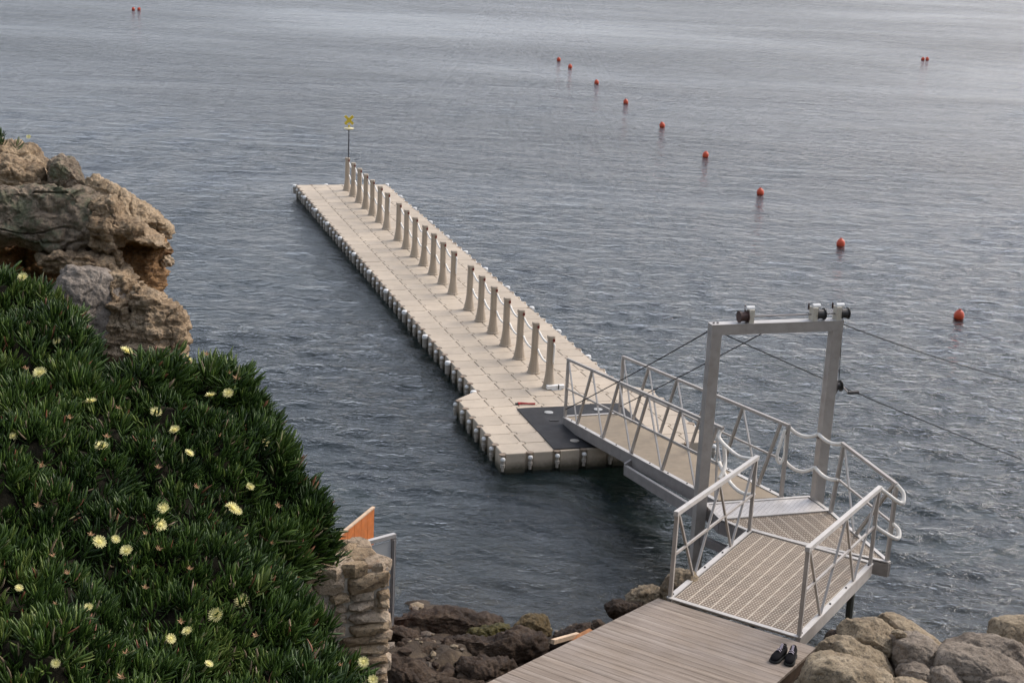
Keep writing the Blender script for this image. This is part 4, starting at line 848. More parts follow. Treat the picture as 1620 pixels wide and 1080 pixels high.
HILL=[[(-5.176,12.268,6.268),(-5.163,12.282,6.265),(-5.149,12.296,6.262),(-5.135,12.309,6.26),(-5.12,12.321,6.258),(-5.105,12.331,6.256),(-5.088,12.338,6.255),(-5.07,12.342,6.255),(-5.052,12.345,6.255),(-5.033,12.346,6.256),(-5.013,12.347,6.257),(-4.994,12.347,6.258),(-4.974,12.346,6.259),(-4.954,12.346,6.26),(-4.934,12.346,6.261),(-4.915,12.345,6.262),(-4.895,12.345,6.263),(-4.875,12.345,6.264),(-4.856,12.345,6.265),(-4.836,12.345,6.266)],[(-5.086,12.037,6.219),(-5.066,12.058,6.217),(-5.047,12.08,6.216),(-5.028,12.102,6.216),(-5.008,12.123,6.216),(-4.987,12.143,6.217),(-4.966,12.161,6.218),(-4.944,12.178,6.221),(-4.921,12.193,6.224),(-4.898,12.208,6.227),(-4.875,12.222,6.231),(-4.851,12.236,6.235),(-4.827,12.249,6.24),(-4.804,12.263,6.244),(-4.78,12.276,6.249),(-4.756,12.29,6.254),(-4.732,12.304,6.259),(-4.709,12.318,6.264),(-4.685,12.333,6.269),(-4.661,12.348,6.274)],[(-4.992,11.799,6.176),(-4.967,11.827,6.175),(-4.943,11.858,6.175),(-4.919,11.891,6.175),(-4.895,11.923,6.177),(-4.871,11.955,6.18),(-4.845,11.986,6.183),(-4.82,12.016,6.188),(-4.793,12.045,6.193),(-4.767,12.073,6.199),(-4.739,12.101,6.205),(-4.712,12.129,6.212),(-4.685,12.157,6.22),(-4.657,12.185,6.228),(-4.629,12.213,6.236),(-4.601,12.241,6.244),(-4.573,12.27,6.253),(-4.545,12.299,6.262),(-4.517,12.328,6.271),(-4.49,12.358,6.28)],[(-4.899,11.561,6.137),(-4.868,11.596,6.136),(-4.84,11.637,6.137),(-4.812,11.681,6.138),(-4.784,11.725,6.141),(-4.756,11.77,6.145),(-4.728,11.814,6.15),(-4.698,11.858,6.156),(-4.669,11.901,6.163),(-4.638,11.943,6.171),(-4.608,11.986,6.179),(-4.576,12.028,6.189),(-4.545,12.07,6.199),(-4.513,12.112,6.21),(-4.481,12.155,6.221),(-4.449,12.198,6.233),(-4.417,12.242,6.245),(-4.385,12.286,6.258),(-4.352,12.33,6.271),(-4.32,12.375,6.284)],[(-4.806,11.325,6.102),(-4.77,11.367,6.101),(-4.738,11.418,6.101),(-4.707,11.473,6.103),(-4.675,11.53,6.107),(-4.644,11.588,6.111),(-4.613,11.646,6.117),(-4.58,11.704,6.124),(-4.547,11.761,6.132),(-4.514,11.819,6.142),(-4.479,11.876,6.153),(-4.444,11.932,6.165),(-4.409,11.989,6.177),(-4.373,12.046,6.191),(-4.337,12.103,6.205),(-4.3,12.161,6.22),(-4.264,12.219,6.236),(-4.226,12.278,6.252),(-4.189,12.338,6.269),(-4.152,12.399,6.287)],[(-4.713,11.092,6.069),(-4.673,11.138,6.068),(-4.636,11.195,6.068),(-4.6,11.259,6.07),(-4.566,11.325,6.072),(-4.531,11.393,6.076),(-4.495,11.462,6.081),(-4.459,11.53,6.088),(-4.422,11.598,6.096),(-4.384,11.666,6.106),(-4.345,11.733,6.117),(-4.305,11.8,6.13),(-4.265,11.867,6.143),(-4.224,11.935,6.158),(-4.183,12.002,6.173),(-4.141,12.07,6.189),(-4.099,12.139,6.206),(-4.056,12.209,6.224),(-4.013,12.279,6.243),(-3.969,12.35,6.262)],[(-4.623,10.862,6.039),(-4.577,10.907,6.038),(-4.537,10.966,6.037),(-4.499,11.032,6.037),(-4.462,11.103,6.037),(-4.424,11.175,6.039),(-4.386,11.247,6.042),(-4.347,11.32,6.047),(-4.307,11.392,6.053),(-4.266,11.463,6.061),(-4.224,11.534,6.07),(-4.182,11.605,6.08),(-4.138,11.676,6.092),(-4.094,11.747,6.104),(-4.049,11.819,6.117),(-4.003,11.891,6.132),(-3.957,11.963,6.147),(-3.911,12.036,6.163),(-3.864,12.111,6.18),(-3.816,12.187,6.197)],[(-4.535,10.641,6.01),(-4.485,10.676,6.01),(-4.443,10.731,6.008),(-4.404,10.798,6.005),(-4.366,10.868,6.002),(-4.327,10.938,6.001),(-4.288,11.008,6.001),(-4.247,11.078,6.003),(-4.205,11.147,6.006),(-4.163,11.216,6.01),(-4.12,11.285,6.015),(-4.075,11.354,6.022),(-4.03,11.423,6.029),(-3.985,11.492,6.037),(-3.938,11.561,6.046),(-3.891,11.631,6.056),(-3.844,11.701,6.067),(-3.796,11.773,6.078),(-3.748,11.846,6.089),(-3.699,11.922,6.101)],[(-4.455,10.438,5.978),(-4.404,10.473,5.977),(-4.358,10.521,5.975),(-4.317,10.581,5.971),(-4.276,10.645,5.967),(-4.235,10.711,5.964),(-4.193,10.777,5.962),(-4.15,10.844,5.961),(-4.107,10.91,5.961),(-4.063,10.976,5.962),(-4.018,11.042,5.964),(-3.972,11.108,5.966),(-3.925,11.173,5.97),(-3.878,11.24,5.975),(-3.83,11.306,5.98),(-3.782,11.374,5.985),(-3.733,11.442,5.991),(-3.684,11.512,5.998),(-3.634,11.583,6.004),(-3.585,11.656,6.011)],[(-4.38,10.246,5.946),(-4.329,10.282,5.943),(-4.281,10.327,5.94),(-4.236,10.379,5.936),(-4.191,10.435,5.931),(-4.148,10.495,5.927),(-4.104,10.556,5.923),(-4.059,10.617,5.92),(-4.014,10.679,5.917),(-3.968,10.741,5.915),(-3.921,10.803,5.914),(-3.874,10.865,5.914),(-3.826,10.928,5.914),(-3.777,10.99,5.915),(-3.728,11.054,5.917),(-3.678,11.118,5.918),(-3.628,11.183,5.92),(-3.577,11.249,5.923),(-3.526,11.317,5.925),(-3.475,11.387,5.927)],[(-4.306,10.059,5.915),(-4.254,10.094,5.911),(-4.205,10.136,5.907),(-4.157,10.183,5.902),(-4.11,10.234,5.896),(-4.064,10.288,5.891),(-4.017,10.344,5.885),(-3.971,10.401,5.88),(-3.923,10.458,5.875),(-3.876,10.516,5.871),(-3.827,10.574,5.868),(-3.778,10.632,5.865),(-3.728,10.69,5.862),(-3.678,10.749,5.86),(-3.627,10.808,5.858),(-3.575,10.868,5.856),(-3.524,10.929,5.855),(-3.471,10.992,5.853),(-3.419,11.056,5.852),(-3.366,11.122,5.85)],[(-4.234,9.875,5.887),(-4.178,9.913,5.881),(-4.125,9.959,5.876),(-4.073,10.01,5.87),(-4.022,10.066,5.863),(-3.971,10.124,5.856),(-3.921,10.184,5.849),(-3.87,10.246,5.843),(-3.818,10.308,5.837),(-3.766,10.37,5.832),(-3.713,10.433,5.827),(-3.659,10.497,5.822),(-3.605,10.56,5.818),(-3.55,10.625,5.815),(-3.494,10.69,5.812),(-3.438,10.757,5.808),(-3.381,10.825,5.805),(-3.324,10.895,5.802),(-3.267,10.967,5.798),(-3.209,11.042,5.795)],[(-4.162,9.694,5.86),(-4.103,9.737,5.854),(-4.047,9.79,5.848),(-3.993,9.849,5.84),(-3.94,9.913,5.833),(-3.887,9.981,5.825),(-3.834,10.05,5.818),(-3.781,10.121,5.811),(-3.726,10.193,5.804),(-3.671,10.266,5.799),(-3.615,10.339,5.794),(-3.558,10.412,5.789),(-3.5,10.487,5.785),(-3.442,10.563,5.782),(-3.383,10.64,5.778),(-3.323,10.719,5.775),(-3.263,10.8,5.772),(-3.202,10.884,5.768),(-3.141,10.971,5.765),(-3.08,11.06,5.761)],[(-4.091,9.515,5.836),(-4.031,9.567,5.83),(-3.976,9.634,5.823),(-3.923,9.711,5.815),(-3.871,9.793,5.808),(-3.819,9.879,5.8),(-3.767,9.968,5.794),(-3.714,10.058,5.789),(-3.66,10.15,5.784),(-3.606,10.244,5.781),(-3.55,10.339,5.778),(-3.492,10.435,5.777),(-3.434,10.533,5.776),(-3.376,10.633,5.775),(-3.316,10.735,5.776),(-3.256,10.841,5.776),(-3.195,10.951,5.776),(-3.133,11.064,5.777),(-3.071,11.18,5.778),(-3.007,11.3,5.779)],[(-4.022,9.34,5.812),(-3.96,9.399,5.807),(-3.907,9.481,5.799),(-3.857,9.575,5.791),(-3.807,9.675,5.783),(-3.757,9.779,5.777),(-3.706,9.886,5.772),(-3.655,9.995,5.768),(-3.602,10.108,5.766),(-3.548,10.222,5.764),(-3.493,10.338,5.765),(-3.437,10.457,5.766),(-3.379,10.578,5.769),(-3.321,10.703,5.772),(-3.262,10.832,5.776),(-3.201,10.965,5.78),(-3.14,11.103,5.785),(-3.078,11.245,5.791),(-3.014,11.39,5.798),(-2.949,11.54,5.805)],[(-3.957,9.175,5.788),(-3.888,9.23,5.786),(-3.836,9.327,5.774),(-3.784,9.431,5.763),(-3.732,9.54,5.754),(-3.679,9.652,5.747),(-3.625,9.769,5.741),(-3.57,9.888,5.736),(-3.514,10.009,5.733),(-3.457,10.134,5.732),(-3.398,10.261,5.732),(-3.338,10.391,5.734),(-3.276,10.524,5.736),(-3.214,10.663,5.739),(-3.15,10.807,5.742),(-3.086,10.957,5.746),(-3.02,11.112,5.751),(-2.953,11.272,5.756),(-2.885,11.437,5.762),(-2.814,11.606,5.77)],[(-3.898,9.025,5.761),(-3.831,9.094,5.756),(-3.775,9.194,5.747),(-3.723,9.31,5.738),(-3.672,9.434,5.73),(-3.62,9.563,5.723),(-3.567,9.697,5.719),(-3.513,9.835,5.716),(-3.458,9.977,5.715),(-3.401,10.123,5.717),(-3.342,10.272,5.72),(-3.282,10.426,5.724),(-3.221,10.586,5.73),(-3.159,10.752,5.737),(-3.095,10.925,5.744),(-3.03,11.106,5.753),(-2.964,11.292,5.763),(-2.895,11.483,5.775),(-2.823,11.68,5.788),(-2.749,11.88,5.804)],[(-3.842,8.883,5.732),(-3.773,8.957,5.725),(-3.711,9.056,5.717),(-3.654,9.173,5.707),(-3.598,9.299,5.698),(-3.541,9.431,5.69),(-3.484,9.569,5.684),(-3.425,9.711,5.68),(-3.365,9.858,5.678),(-3.303,10.008,5.678),(-3.239,10.162,5.68),(-3.173,10.322,5.683),(-3.107,10.489,5.687),(-3.039,10.664,5.691),(-2.97,10.849,5.695),(-2.9,11.043,5.7),(-2.828,11.243,5.707),(-2.753,11.448,5.715),(-2.675,11.658,5.726),(-2.593,11.87,5.74)],[(-3.788,8.743,5.705),(-3.716,8.824,5.696),(-3.651,8.929,5.687),(-3.59,9.05,5.678),(-3.53,9.182,5.669),(-3.471,9.323,5.661),(-3.41,9.47,5.655),(-3.348,9.622,5.65),(-3.285,9.779,5.648),(-3.219,9.94,5.648),(-3.151,10.106,5.65),(-3.081,10.279,5.653),(-3.011,10.461,5.657),(-2.939,10.656,5.66),(-2.867,10.863,5.663),(-2.793,11.079,5.667),(-2.716,11.301,5.673),(-2.634,11.527,5.683),(-2.549,11.755,5.696),(-2.459,11.986,5.713)],[(-3.734,8.606,5.679),(-3.66,8.69,5.668),(-3.593,8.796,5.658),(-3.528,8.918,5.648),(-3.465,9.05,5.639),(-3.402,9.192,5.63),(-3.339,9.341,5.622),(-3.273,9.495,5.616),(-3.206,9.654,5.613),(-3.136,9.818,5.611),(-3.064,9.986,5.612),(-2.991,10.161,5.614),(-2.916,10.348,5.616),(-2.842,10.551,5.616),(-2.767,10.771,5.614),(-2.69,10.999,5.613),(-2.608,11.232,5.616),(-2.522,11.467,5.623),(-2.43,11.703,5.634),(-2.334,11.941,5.649)],[(-3.681,8.471,5.654),(-3.605,8.556,5.642),(-3.535,8.661,5.63),(-3.467,8.78,5.619),(-3.401,8.909,5.607),(-3.334,9.048,5.597),(-3.267,9.193,5.587),(-3.197,9.345,5.579),(-3.126,9.501,5.573),(-3.053,9.662,5.569),(-2.977,9.826,5.567),(-2.898,9.996,5.567),(-2.818,10.174,5.568),(-2.741,10.379,5.562),(-2.664,10.608,5.551),(-2.584,10.843,5.543),(-2.499,11.079,5.539),(-2.408,11.315,5.54),(-2.312,11.551,5.545),(-2.21,11.788,5.555)],[(-3.629,8.338,5.631),(-3.551,8.424,5.616),(-3.478,8.529,5.603),(-3.407,8.647,5.59),(-3.336,8.776,5.577),(-3.266,8.913,5.565),(-3.195,9.057,5.553),(-3.122,9.208,5.543),(-3.047,9.364,5.534),(-2.969,9.524,5.527),(-2.889,9.689,5.522),(-2.806,9.857,5.52),(-2.719,10.027,5.52),(-2.64,10.244,5.506),(-2.561,10.485,5.486),(-2.477,10.727,5.472),(-2.387,10.967,5.462),(-2.29,11.206,5.458),(-2.188,11.442,5.459),(-2.079,11.679,5.465)],[(-3.577,8.206,5.609),(-3.496,8.295,5.592),(-3.42,8.402,5.577),(-3.346,8.52,5.562),(-3.272,8.649,5.548),(-3.198,8.786,5.533),(-3.123,8.931,5.519),(-3.046,9.083,5.506),(-2.967,9.241,5.495),(-2.885,9.405,5.484),(-2.801,9.574,5.476),(-2.715,9.748,5.468),(-2.627,9.935,5.46),(-2.543,10.161,5.44),(-2.459,10.405,5.417),(-2.368,10.651,5.397),(-2.271,10.896,5.383),(-2.168,11.138,5.375),(-2.057,11.376,5.374),(-1.94,11.61,5.378)],[(-3.526,8.076,5.589),(-3.446,8.164,5.571),(-3.369,8.268,5.554),(-3.294,8.382,5.537),(-3.219,8.506,5.521),(-3.144,8.638,5.505),(-3.068,8.778,5.489),(-2.99,8.925,5.474),(-2.911,9.078,5.459),(-2.83,9.239,5.445),(-2.746,9.406,5.432),(-2.661,9.582,5.418),(-2.574,9.771,5.402),(-2.489,9.984,5.38),(-2.402,10.217,5.355),(-2.312,10.458,5.33),(-2.215,10.7,5.309),(-2.112,10.94,5.294),(-2.001,11.176,5.285),(-1.885,11.408,5.282)],[(-3.475,7.948,5.57),(-3.395,8.035,5.55),(-3.318,8.137,5.532),(-3.241,8.249,5.514),(-3.165,8.369,5.496),(-3.088,8.497,5.478),(-3.011,8.633,5.46),(-2.932,8.776,5.442),(-2.852,8.927,5.424),(-2.769,9.086,5.406),(-2.686,9.253,5.388),(-2.6,9.431,5.368),(-2.514,9.623,5.345),(-2.427,9.833,5.319),(-2.338,10.06,5.289),(-2.246,10.298,5.259),(-2.148,10.539,5.232),(-2.043,10.78,5.209),(-1.932,11.017,5.193),(-1.814,11.251,5.182)],[(-3.425,7.822,5.552),(-3.343,7.91,5.53),(-3.264,8.012,5.51),(-3.185,8.123,5.49),(-3.106,8.242,5.47),(-3.026,8.369,5.45),(-2.946,8.504,5.43),(-2.864,8.647,5.409),(-2.781,8.798,5.388),(-2.697,8.959,5.365),(-2.611,9.131,5.341),(-2.523,9.315,5.315),(-2.435,9.515,5.285),(-2.345,9.731,5.251),(-2.252,9.962,5.215),(-2.156,10.204,5.179),(-2.053,10.45,5.145),(-1.944,10.697,5.116),(-1.828,10.939,5.092),(-1.704,11.175,5.075)],[(-3.376,7.697,5.536),(-3.292,7.786,5.512),(-3.211,7.888,5.49),(-3.13,7.998,5.468),(-3.048,8.117,5.446),(-2.965,8.243,5.424),(-2.882,8.377,5.401),(-2.797,8.519,5.378),(-2.712,8.672,5.353),(-2.625,8.835,5.325),(-2.537,9.011,5.296),(-2.447,9.2,5.263),(-2.357,9.406,5.226),(-2.264,9.629,5.186),(-2.168,9.866,5.143),(-2.067,10.114,5.099),(-1.961,10.368,5.057),(-1.847,10.622,5.019),(-1.725,10.868,4.989),(-1.594,11.103,4.969)],[(-3.327,7.574,5.521),(-3.242,7.663,5.495),(-3.16,7.764,5.471),(-3.076,7.873,5.447),(-2.993,7.989,5.424),(-2.908,8.112,5.4),(-2.822,8.244,5.375),(-2.735,8.384,5.349),(-2.648,8.535,5.32),(-2.559,8.698,5.289),(-2.469,8.874,5.255),(-2.378,9.066,5.216),(-2.286,9.275,5.173),(-2.191,9.5,5.126),(-2.093,9.74,5.075),(-1.99,9.993,5.023),(-1.881,10.254,4.972),(-1.765,10.517,4.924),(-1.64,10.768,4.886),(-1.504,10.995,4.862)],[(-3.279,7.452,5.507),(-3.198,7.539,5.481),(-3.118,7.638,5.456),(-3.038,7.743,5.432),(-2.958,7.855,5.409),(-2.876,7.974,5.385),(-2.793,8.1,5.361),(-2.71,8.234,5.335),(-2.626,8.379,5.307),(-2.54,8.535,5.276),(-2.455,8.704,5.241),(-2.368,8.888,5.203),(-2.279,9.088,5.16),(-2.189,9.303,5.113),(-2.096,9.535,5.062),(-1.999,9.78,5.009),(-1.897,10.036,4.955),(-1.789,10.3,4.901),(-1.673,10.563,4.853),(-1.546,10.802,4.819)],[(-3.231,7.332,5.495),(-3.155,7.417,5.468),(-3.08,7.512,5.444),(-3.005,7.613,5.42),(-2.929,7.72,5.397),(-2.852,7.833,5.374),(-2.774,7.953,5.351),(-2.696,8.08,5.326),(-2.616,8.216,5.3),(-2.536,8.363,5.27),(-2.456,8.522,5.238),(-2.374,8.695,5.202),(-2.292,8.882,5.161),(-2.208,9.084,5.117),(-2.121,9.302,5.069),(-2.032,9.533,5.018),(-1.939,9.777,4.964),(-1.841,10.033,4.91),(-1.737,10.295,4.856),(-1.626,10.556,4.807)],[(-3.184,7.214,5.483),(-3.112,7.296,5.457),(-3.041,7.387,5.432),(-2.969,7.484,5.409),(-2.897,7.586,5.386),(-2.823,7.693,5.363),(-2.749,7.805,5.34),(-2.674,7.925,5.316),(-2.598,8.052,5.291),(-2.521,8.189,5.263),(-2.444,8.337,5.232),(-2.367,8.499,5.197),(-2.289,8.674,5.158),(-2.21,8.863,5.115),(-2.128,9.066,5.068),(-2.045,9.283,5.018),(-1.958,9.514,4.965),(-1.868,9.757,4.909),(-1.772,10.01,4.853),(-1.672,10.272,4.796)],[(-3.137,7.097,5.473),(-3.066,7.178,5.446),(-2.995,7.267,5.42),(-2.924,7.361,5.395),(-2.851,7.459,5.371),(-2.777,7.561,5.348),(-2.702,7.668,5.324),(-2.626,7.781,5.3),(-2.55,7.902,5.274),(-2.473,8.032,5.245),(-2.395,8.173,5.213),(-2.318,8.328,5.176),(-2.24,8.497,5.135),(-2.16,8.68,5.089),(-2.08,8.877,5.039),(-1.996,9.088,4.985),(-1.91,9.312,4.928),(-1.82,9.548,4.868),(-1.726,9.797,4.806),(-1.626,10.054,4.743)],[(-3.092,6.982,5.464),(-3.02,7.063,5.435),(-2.949,7.151,5.408),(-2.876,7.242,5.381),(-2.802,7.337,5.356),(-2.727,7.435,5.332),(-2.65,7.538,5.308),(-2.572,7.646,5.282),(-2.494,7.761,5.256),(-2.415,7.885,5.226),(-2.335,8.02,5.193),(-2.256,8.17,5.154),(-2.177,8.335,5.109),(-2.097,8.515,5.06),(-2.015,8.708,5.005),(-1.93,8.915,4.947),(-1.843,9.135,4.885),(-1.751,9.368,4.82),(-1.655,9.61,4.754),(-1.553,9.859,4.688)],[(-3.046,6.869,5.457),(-2.973,6.952,5.425),(-2.899,7.043,5.395),(-2.824,7.136,5.367),(-2.747,7.232,5.34),(-2.668,7.331,5.315),(-2.588,7.434,5.289),(-2.507,7.543,5.262),(-2.424,7.659,5.234),(-2.341,7.784,5.203),(-2.258,7.923,5.166),(-2.176,8.079,5.123),(-2.094,8.253,5.072),(-2.01,8.442,5.016),(-1.923,8.645,4.955),(-1.834,8.861,4.89),(-1.741,9.091,4.821),(-1.643,9.333,4.75),(-1.54,9.582,4.679),(-1.429,9.83,4.612)],[(-3.002,6.759,5.449),(-2.927,6.844,5.415),(-2.851,6.937,5.383),(-2.773,7.032,5.353),(-2.693,7.128,5.326),(-2.611,7.228,5.298),(-2.527,7.332,5.271),(-2.442,7.441,5.244),(-2.355,7.557,5.214),(-2.268,7.682,5.182),(-2.181,7.824,5.142),(-2.096,7.988,5.093),(-2.011,8.172,5.035),(-1.924,8.37,4.972),(-1.833,8.581,4.906),(-1.738,8.806,4.835),(-1.639,9.045,4.759),(-1.535,9.295,4.682),(-1.424,9.547,4.607),(-1.303,9.793,4.54)],[(-2.959,6.651,5.442),(-2.883,6.738,5.405),(-2.805,6.83,5.372),(-2.725,6.923,5.342),(-2.642,7.017,5.313),(-2.557,7.115,5.285),(-2.471,7.216,5.256),(-2.383,7.322,5.228),(-2.293,7.434,5.198),(-2.202,7.554,5.166),(-2.112,7.691,5.125),(-2.026,7.859,5.07),(-1.939,8.046,5.006),(-1.848,8.244,4.939),(-1.753,8.453,4.869),(-1.655,8.677,4.794),(-1.553,8.917,4.713),(-1.444,9.169,4.629),(-1.328,9.42,4.549),(-1.203,9.663,4.478)],[(-2.917,6.546,5.435),(-2.84,6.634,5.397),(-2.761,6.724,5.362),(-2.678,6.814,5.331),(-2.593,6.905,5.302),(-2.507,7.0,5.273),(-2.418,7.099,5.243),(-2.328,7.202,5.214),(-2.235,7.309,5.183),(-2.141,7.422,5.152),(-2.047,7.549,5.114),(-1.961,7.724,5.049),(-1.872,7.913,4.981),(-1.779,8.107,4.911),(-1.681,8.309,4.839),(-1.579,8.527,4.761),(-1.474,8.769,4.674),(-1.363,9.023,4.583),(-1.244,9.274,4.496),(-1.115,9.515,4.419)],[(-2.875,6.442,5.43),(-2.799,6.53,5.389),(-2.718,6.616,5.354),(-2.634,6.702,5.323),(-2.549,6.79,5.293),(-2.461,6.881,5.263),(-2.371,6.976,5.233),(-2.28,7.075,5.202),(-2.187,7.178,5.17),(-2.092,7.287,5.137),(-1.996,7.407,5.099),(-1.909,7.577,5.032),(-1.819,7.758,4.962),(-1.724,7.943,4.891),(-1.624,8.132,4.821),(-1.519,8.333,4.747),(-1.415,8.575,4.651),(-1.305,8.832,4.551),(-1.186,9.082,4.457),(-1.057,9.321,4.373)],[(-2.834,6.339,5.425),(-2.758,6.427,5.382),(-2.676,6.51,5.348),(-2.591,6.591,5.317),(-2.504,6.675,5.287),(-2.416,6.762,5.256),(-2.326,6.854,5.224),(-2.234,6.951,5.191),(-2.141,7.053,5.156),(-2.046,7.162,5.119),(-1.953,7.287,5.073),(-1.862,7.443,5.01),(-1.77,7.614,4.94),(-1.673,7.79,4.869),(-1.571,7.969,4.799),(-1.463,8.147,4.732),(-1.36,8.397,4.624),(-1.25,8.655,4.515),(-1.131,8.902,4.415),(-1.001,9.136,4.326)],[(-2.793,6.237,5.422),(-2.718,6.325,5.377),(-2.635,6.402,5.344),(-2.548,6.478,5.314),(-2.461,6.559,5.283),(-2.373,6.643,5.251),(-2.283,6.733,5.217),(-2.192,6.827,5.182),(-2.099,6.928,5.144),(-2.006,7.038,5.102),(-1.913,7.163,5.051),(-1.821,7.309,4.989),(-1.727,7.471,4.92),(-1.63,7.64,4.847),(-1.528,7.816,4.773),(-1.423,8.005,4.693),(-1.317,8.232,4.591),(-1.206,8.478,4.481),(-1.087,8.719,4.377),(-0.957,8.948,4.282)],[(-2.751,6.134,5.421),(-2.677,6.223,5.374),(-2.592,6.293,5.344),(-2.505,6.365,5.313),(-2.418,6.442,5.282),(-2.33,6.524,5.248),(-2.24,6.611,5.212),(-2.15,6.705,5.174),(-2.058,6.805,5.133),(-1.966,6.915,5.086),(-1.873,7.039,5.032),(-1.781,7.18,4.969),(-1.686,7.334,4.899),(-1.589,7.499,4.823),(-1.488,7.674,4.744),(-1.384,7.866,4.655),(-1.277,8.081,4.554),(-1.165,8.313,4.445),(-1.045,8.547,4.337),(-0.916,8.771,4.237)],[(-2.707,6.025,5.427),(-2.635,6.116,5.377),(-2.548,6.179,5.348),(-2.461,6.249,5.317),(-2.374,6.324,5.284),(-2.286,6.405,5.248),(-2.198,6.491,5.21),(-2.108,6.583,5.169),(-2.017,6.683,5.124),(-1.926,6.793,5.073),(-1.834,6.915,5.016),(-1.741,7.052,4.951),(-1.647,7.201,4.878),(-1.549,7.362,4.8),(-1.449,7.536,4.715),(-1.345,7.725,4.622),(-1.237,7.932,4.519),(-1.124,8.153,4.41),(-1.004,8.38,4.298),(-0.876,8.603,4.192)]]
FLOWERS=[(-4.138,12.426,6.352,0.074,0),(-3.594,11.091,5.951,0.087,0),(-3.706,11.098,5.974,0.043,1),(-3.098,11.743,5.956,0.092,0),(-2.654,11.967,5.848,0.073,0),(-2.534,12.142,5.845,0.042,1),(-2.828,11.734,5.861,0.041,1),(-2.326,12.019,5.729,0.042,1),(-2.254,11.994,5.691,0.057,1),(-2.396,11.612,5.66,0.076,0),(-2.281,11.752,5.642,0.072,0),(-2.707,11.067,5.689,0.078,0),(-3.151,10.893,5.81,0.072,0),(-2.95,10.924,5.755,0.038,1),(-2.536,10.948,5.595,0.072,0),(-2.384,10.752,5.486,0.062,0),(-2.923,10.323,5.669,0.082,0),(-2.92,10.468,5.686,0.046,1),(-2.632,10.665,5.6,0.038,1),(-3.199,9.848,5.688,0.048,1),(-2.39,9.937,5.375,0.071,0),(-2.002,10.463,5.18,0.084,0),(-1.966,10.47,5.154,0.056,0),(-2.029,10.459,5.2,0.047,0),(-2.367,9.741,5.334,0.079,0),(-2.638,9.207,5.424,0.075,0),(-2.56,9.318,5.399,0.05,0),(-2.475,9.26,5.347,0.071,0),(-2.419,9.545,5.345,0.034,1),(-2.7,9.241,5.456,0.037,1),(-2.315,9.481,5.271,0.038,1),(-2.073,9.856,5.138,0.04,1),(-1.879,10.275,5.045,0.037,1),(-1.828,9.655,4.936,0.083,0),(-1.767,9.541,4.888,0.087,0),(-1.869,9.165,4.959,0.084,0),(-1.972,8.778,5.033,0.056,0),(-2.032,8.584,5.076,0.055,0),(-2.026,8.842,5.065,0.04,1),(-2.203,8.157,5.186,0.041,1),(-2.494,7.768,5.314,0.047,0),(-2.152,7.889,5.179,0.044,1),(-0.92,9.526,4.476,0.066,0),(-0.833,9.325,4.453,0.06,0),(-1.233,9.543,4.464,0.039,1),(-1.072,9.48,4.463,0.035,1),(-2.827,8.851,5.47,0.04,1),(-2.702,8.734,5.413,0.04,1),(-2.672,8.367,5.384,0.027,1),(-1.616,9.244,4.789,0.038,1),(-3.488,10.115,5.791,0.054,0),(-3.224,10.586,5.785,0.042,1),(-1.915,11.384,5.368,0.055,0),(-1.938,10.813,5.216,0.062,0),(-2.261,10.414,5.356,0.042,1),(-3.076,9.344,5.6,0.042,1),(-2.896,8.386,5.467,0.042,0),(-2.506,8.476,5.319,0.046,0),(-2.284,8.981,5.22,0.037,1),(-1.725,10.839,5.061,0.044,1),(-1.788,8.544,4.936,0.047,0),(-1.706,10.429,4.927,0.042,1),(-3.61,11.592,6.059,0.055,0),(-2.523,10.359,5.511,0.041,1),(-2.224,11.172,5.481,0.044,1),(-1.685,9.766,4.834,0.04,1),(-2.109,9.486,5.131,0.039,1),(-2.678,7.926,5.377,0.033,1)]

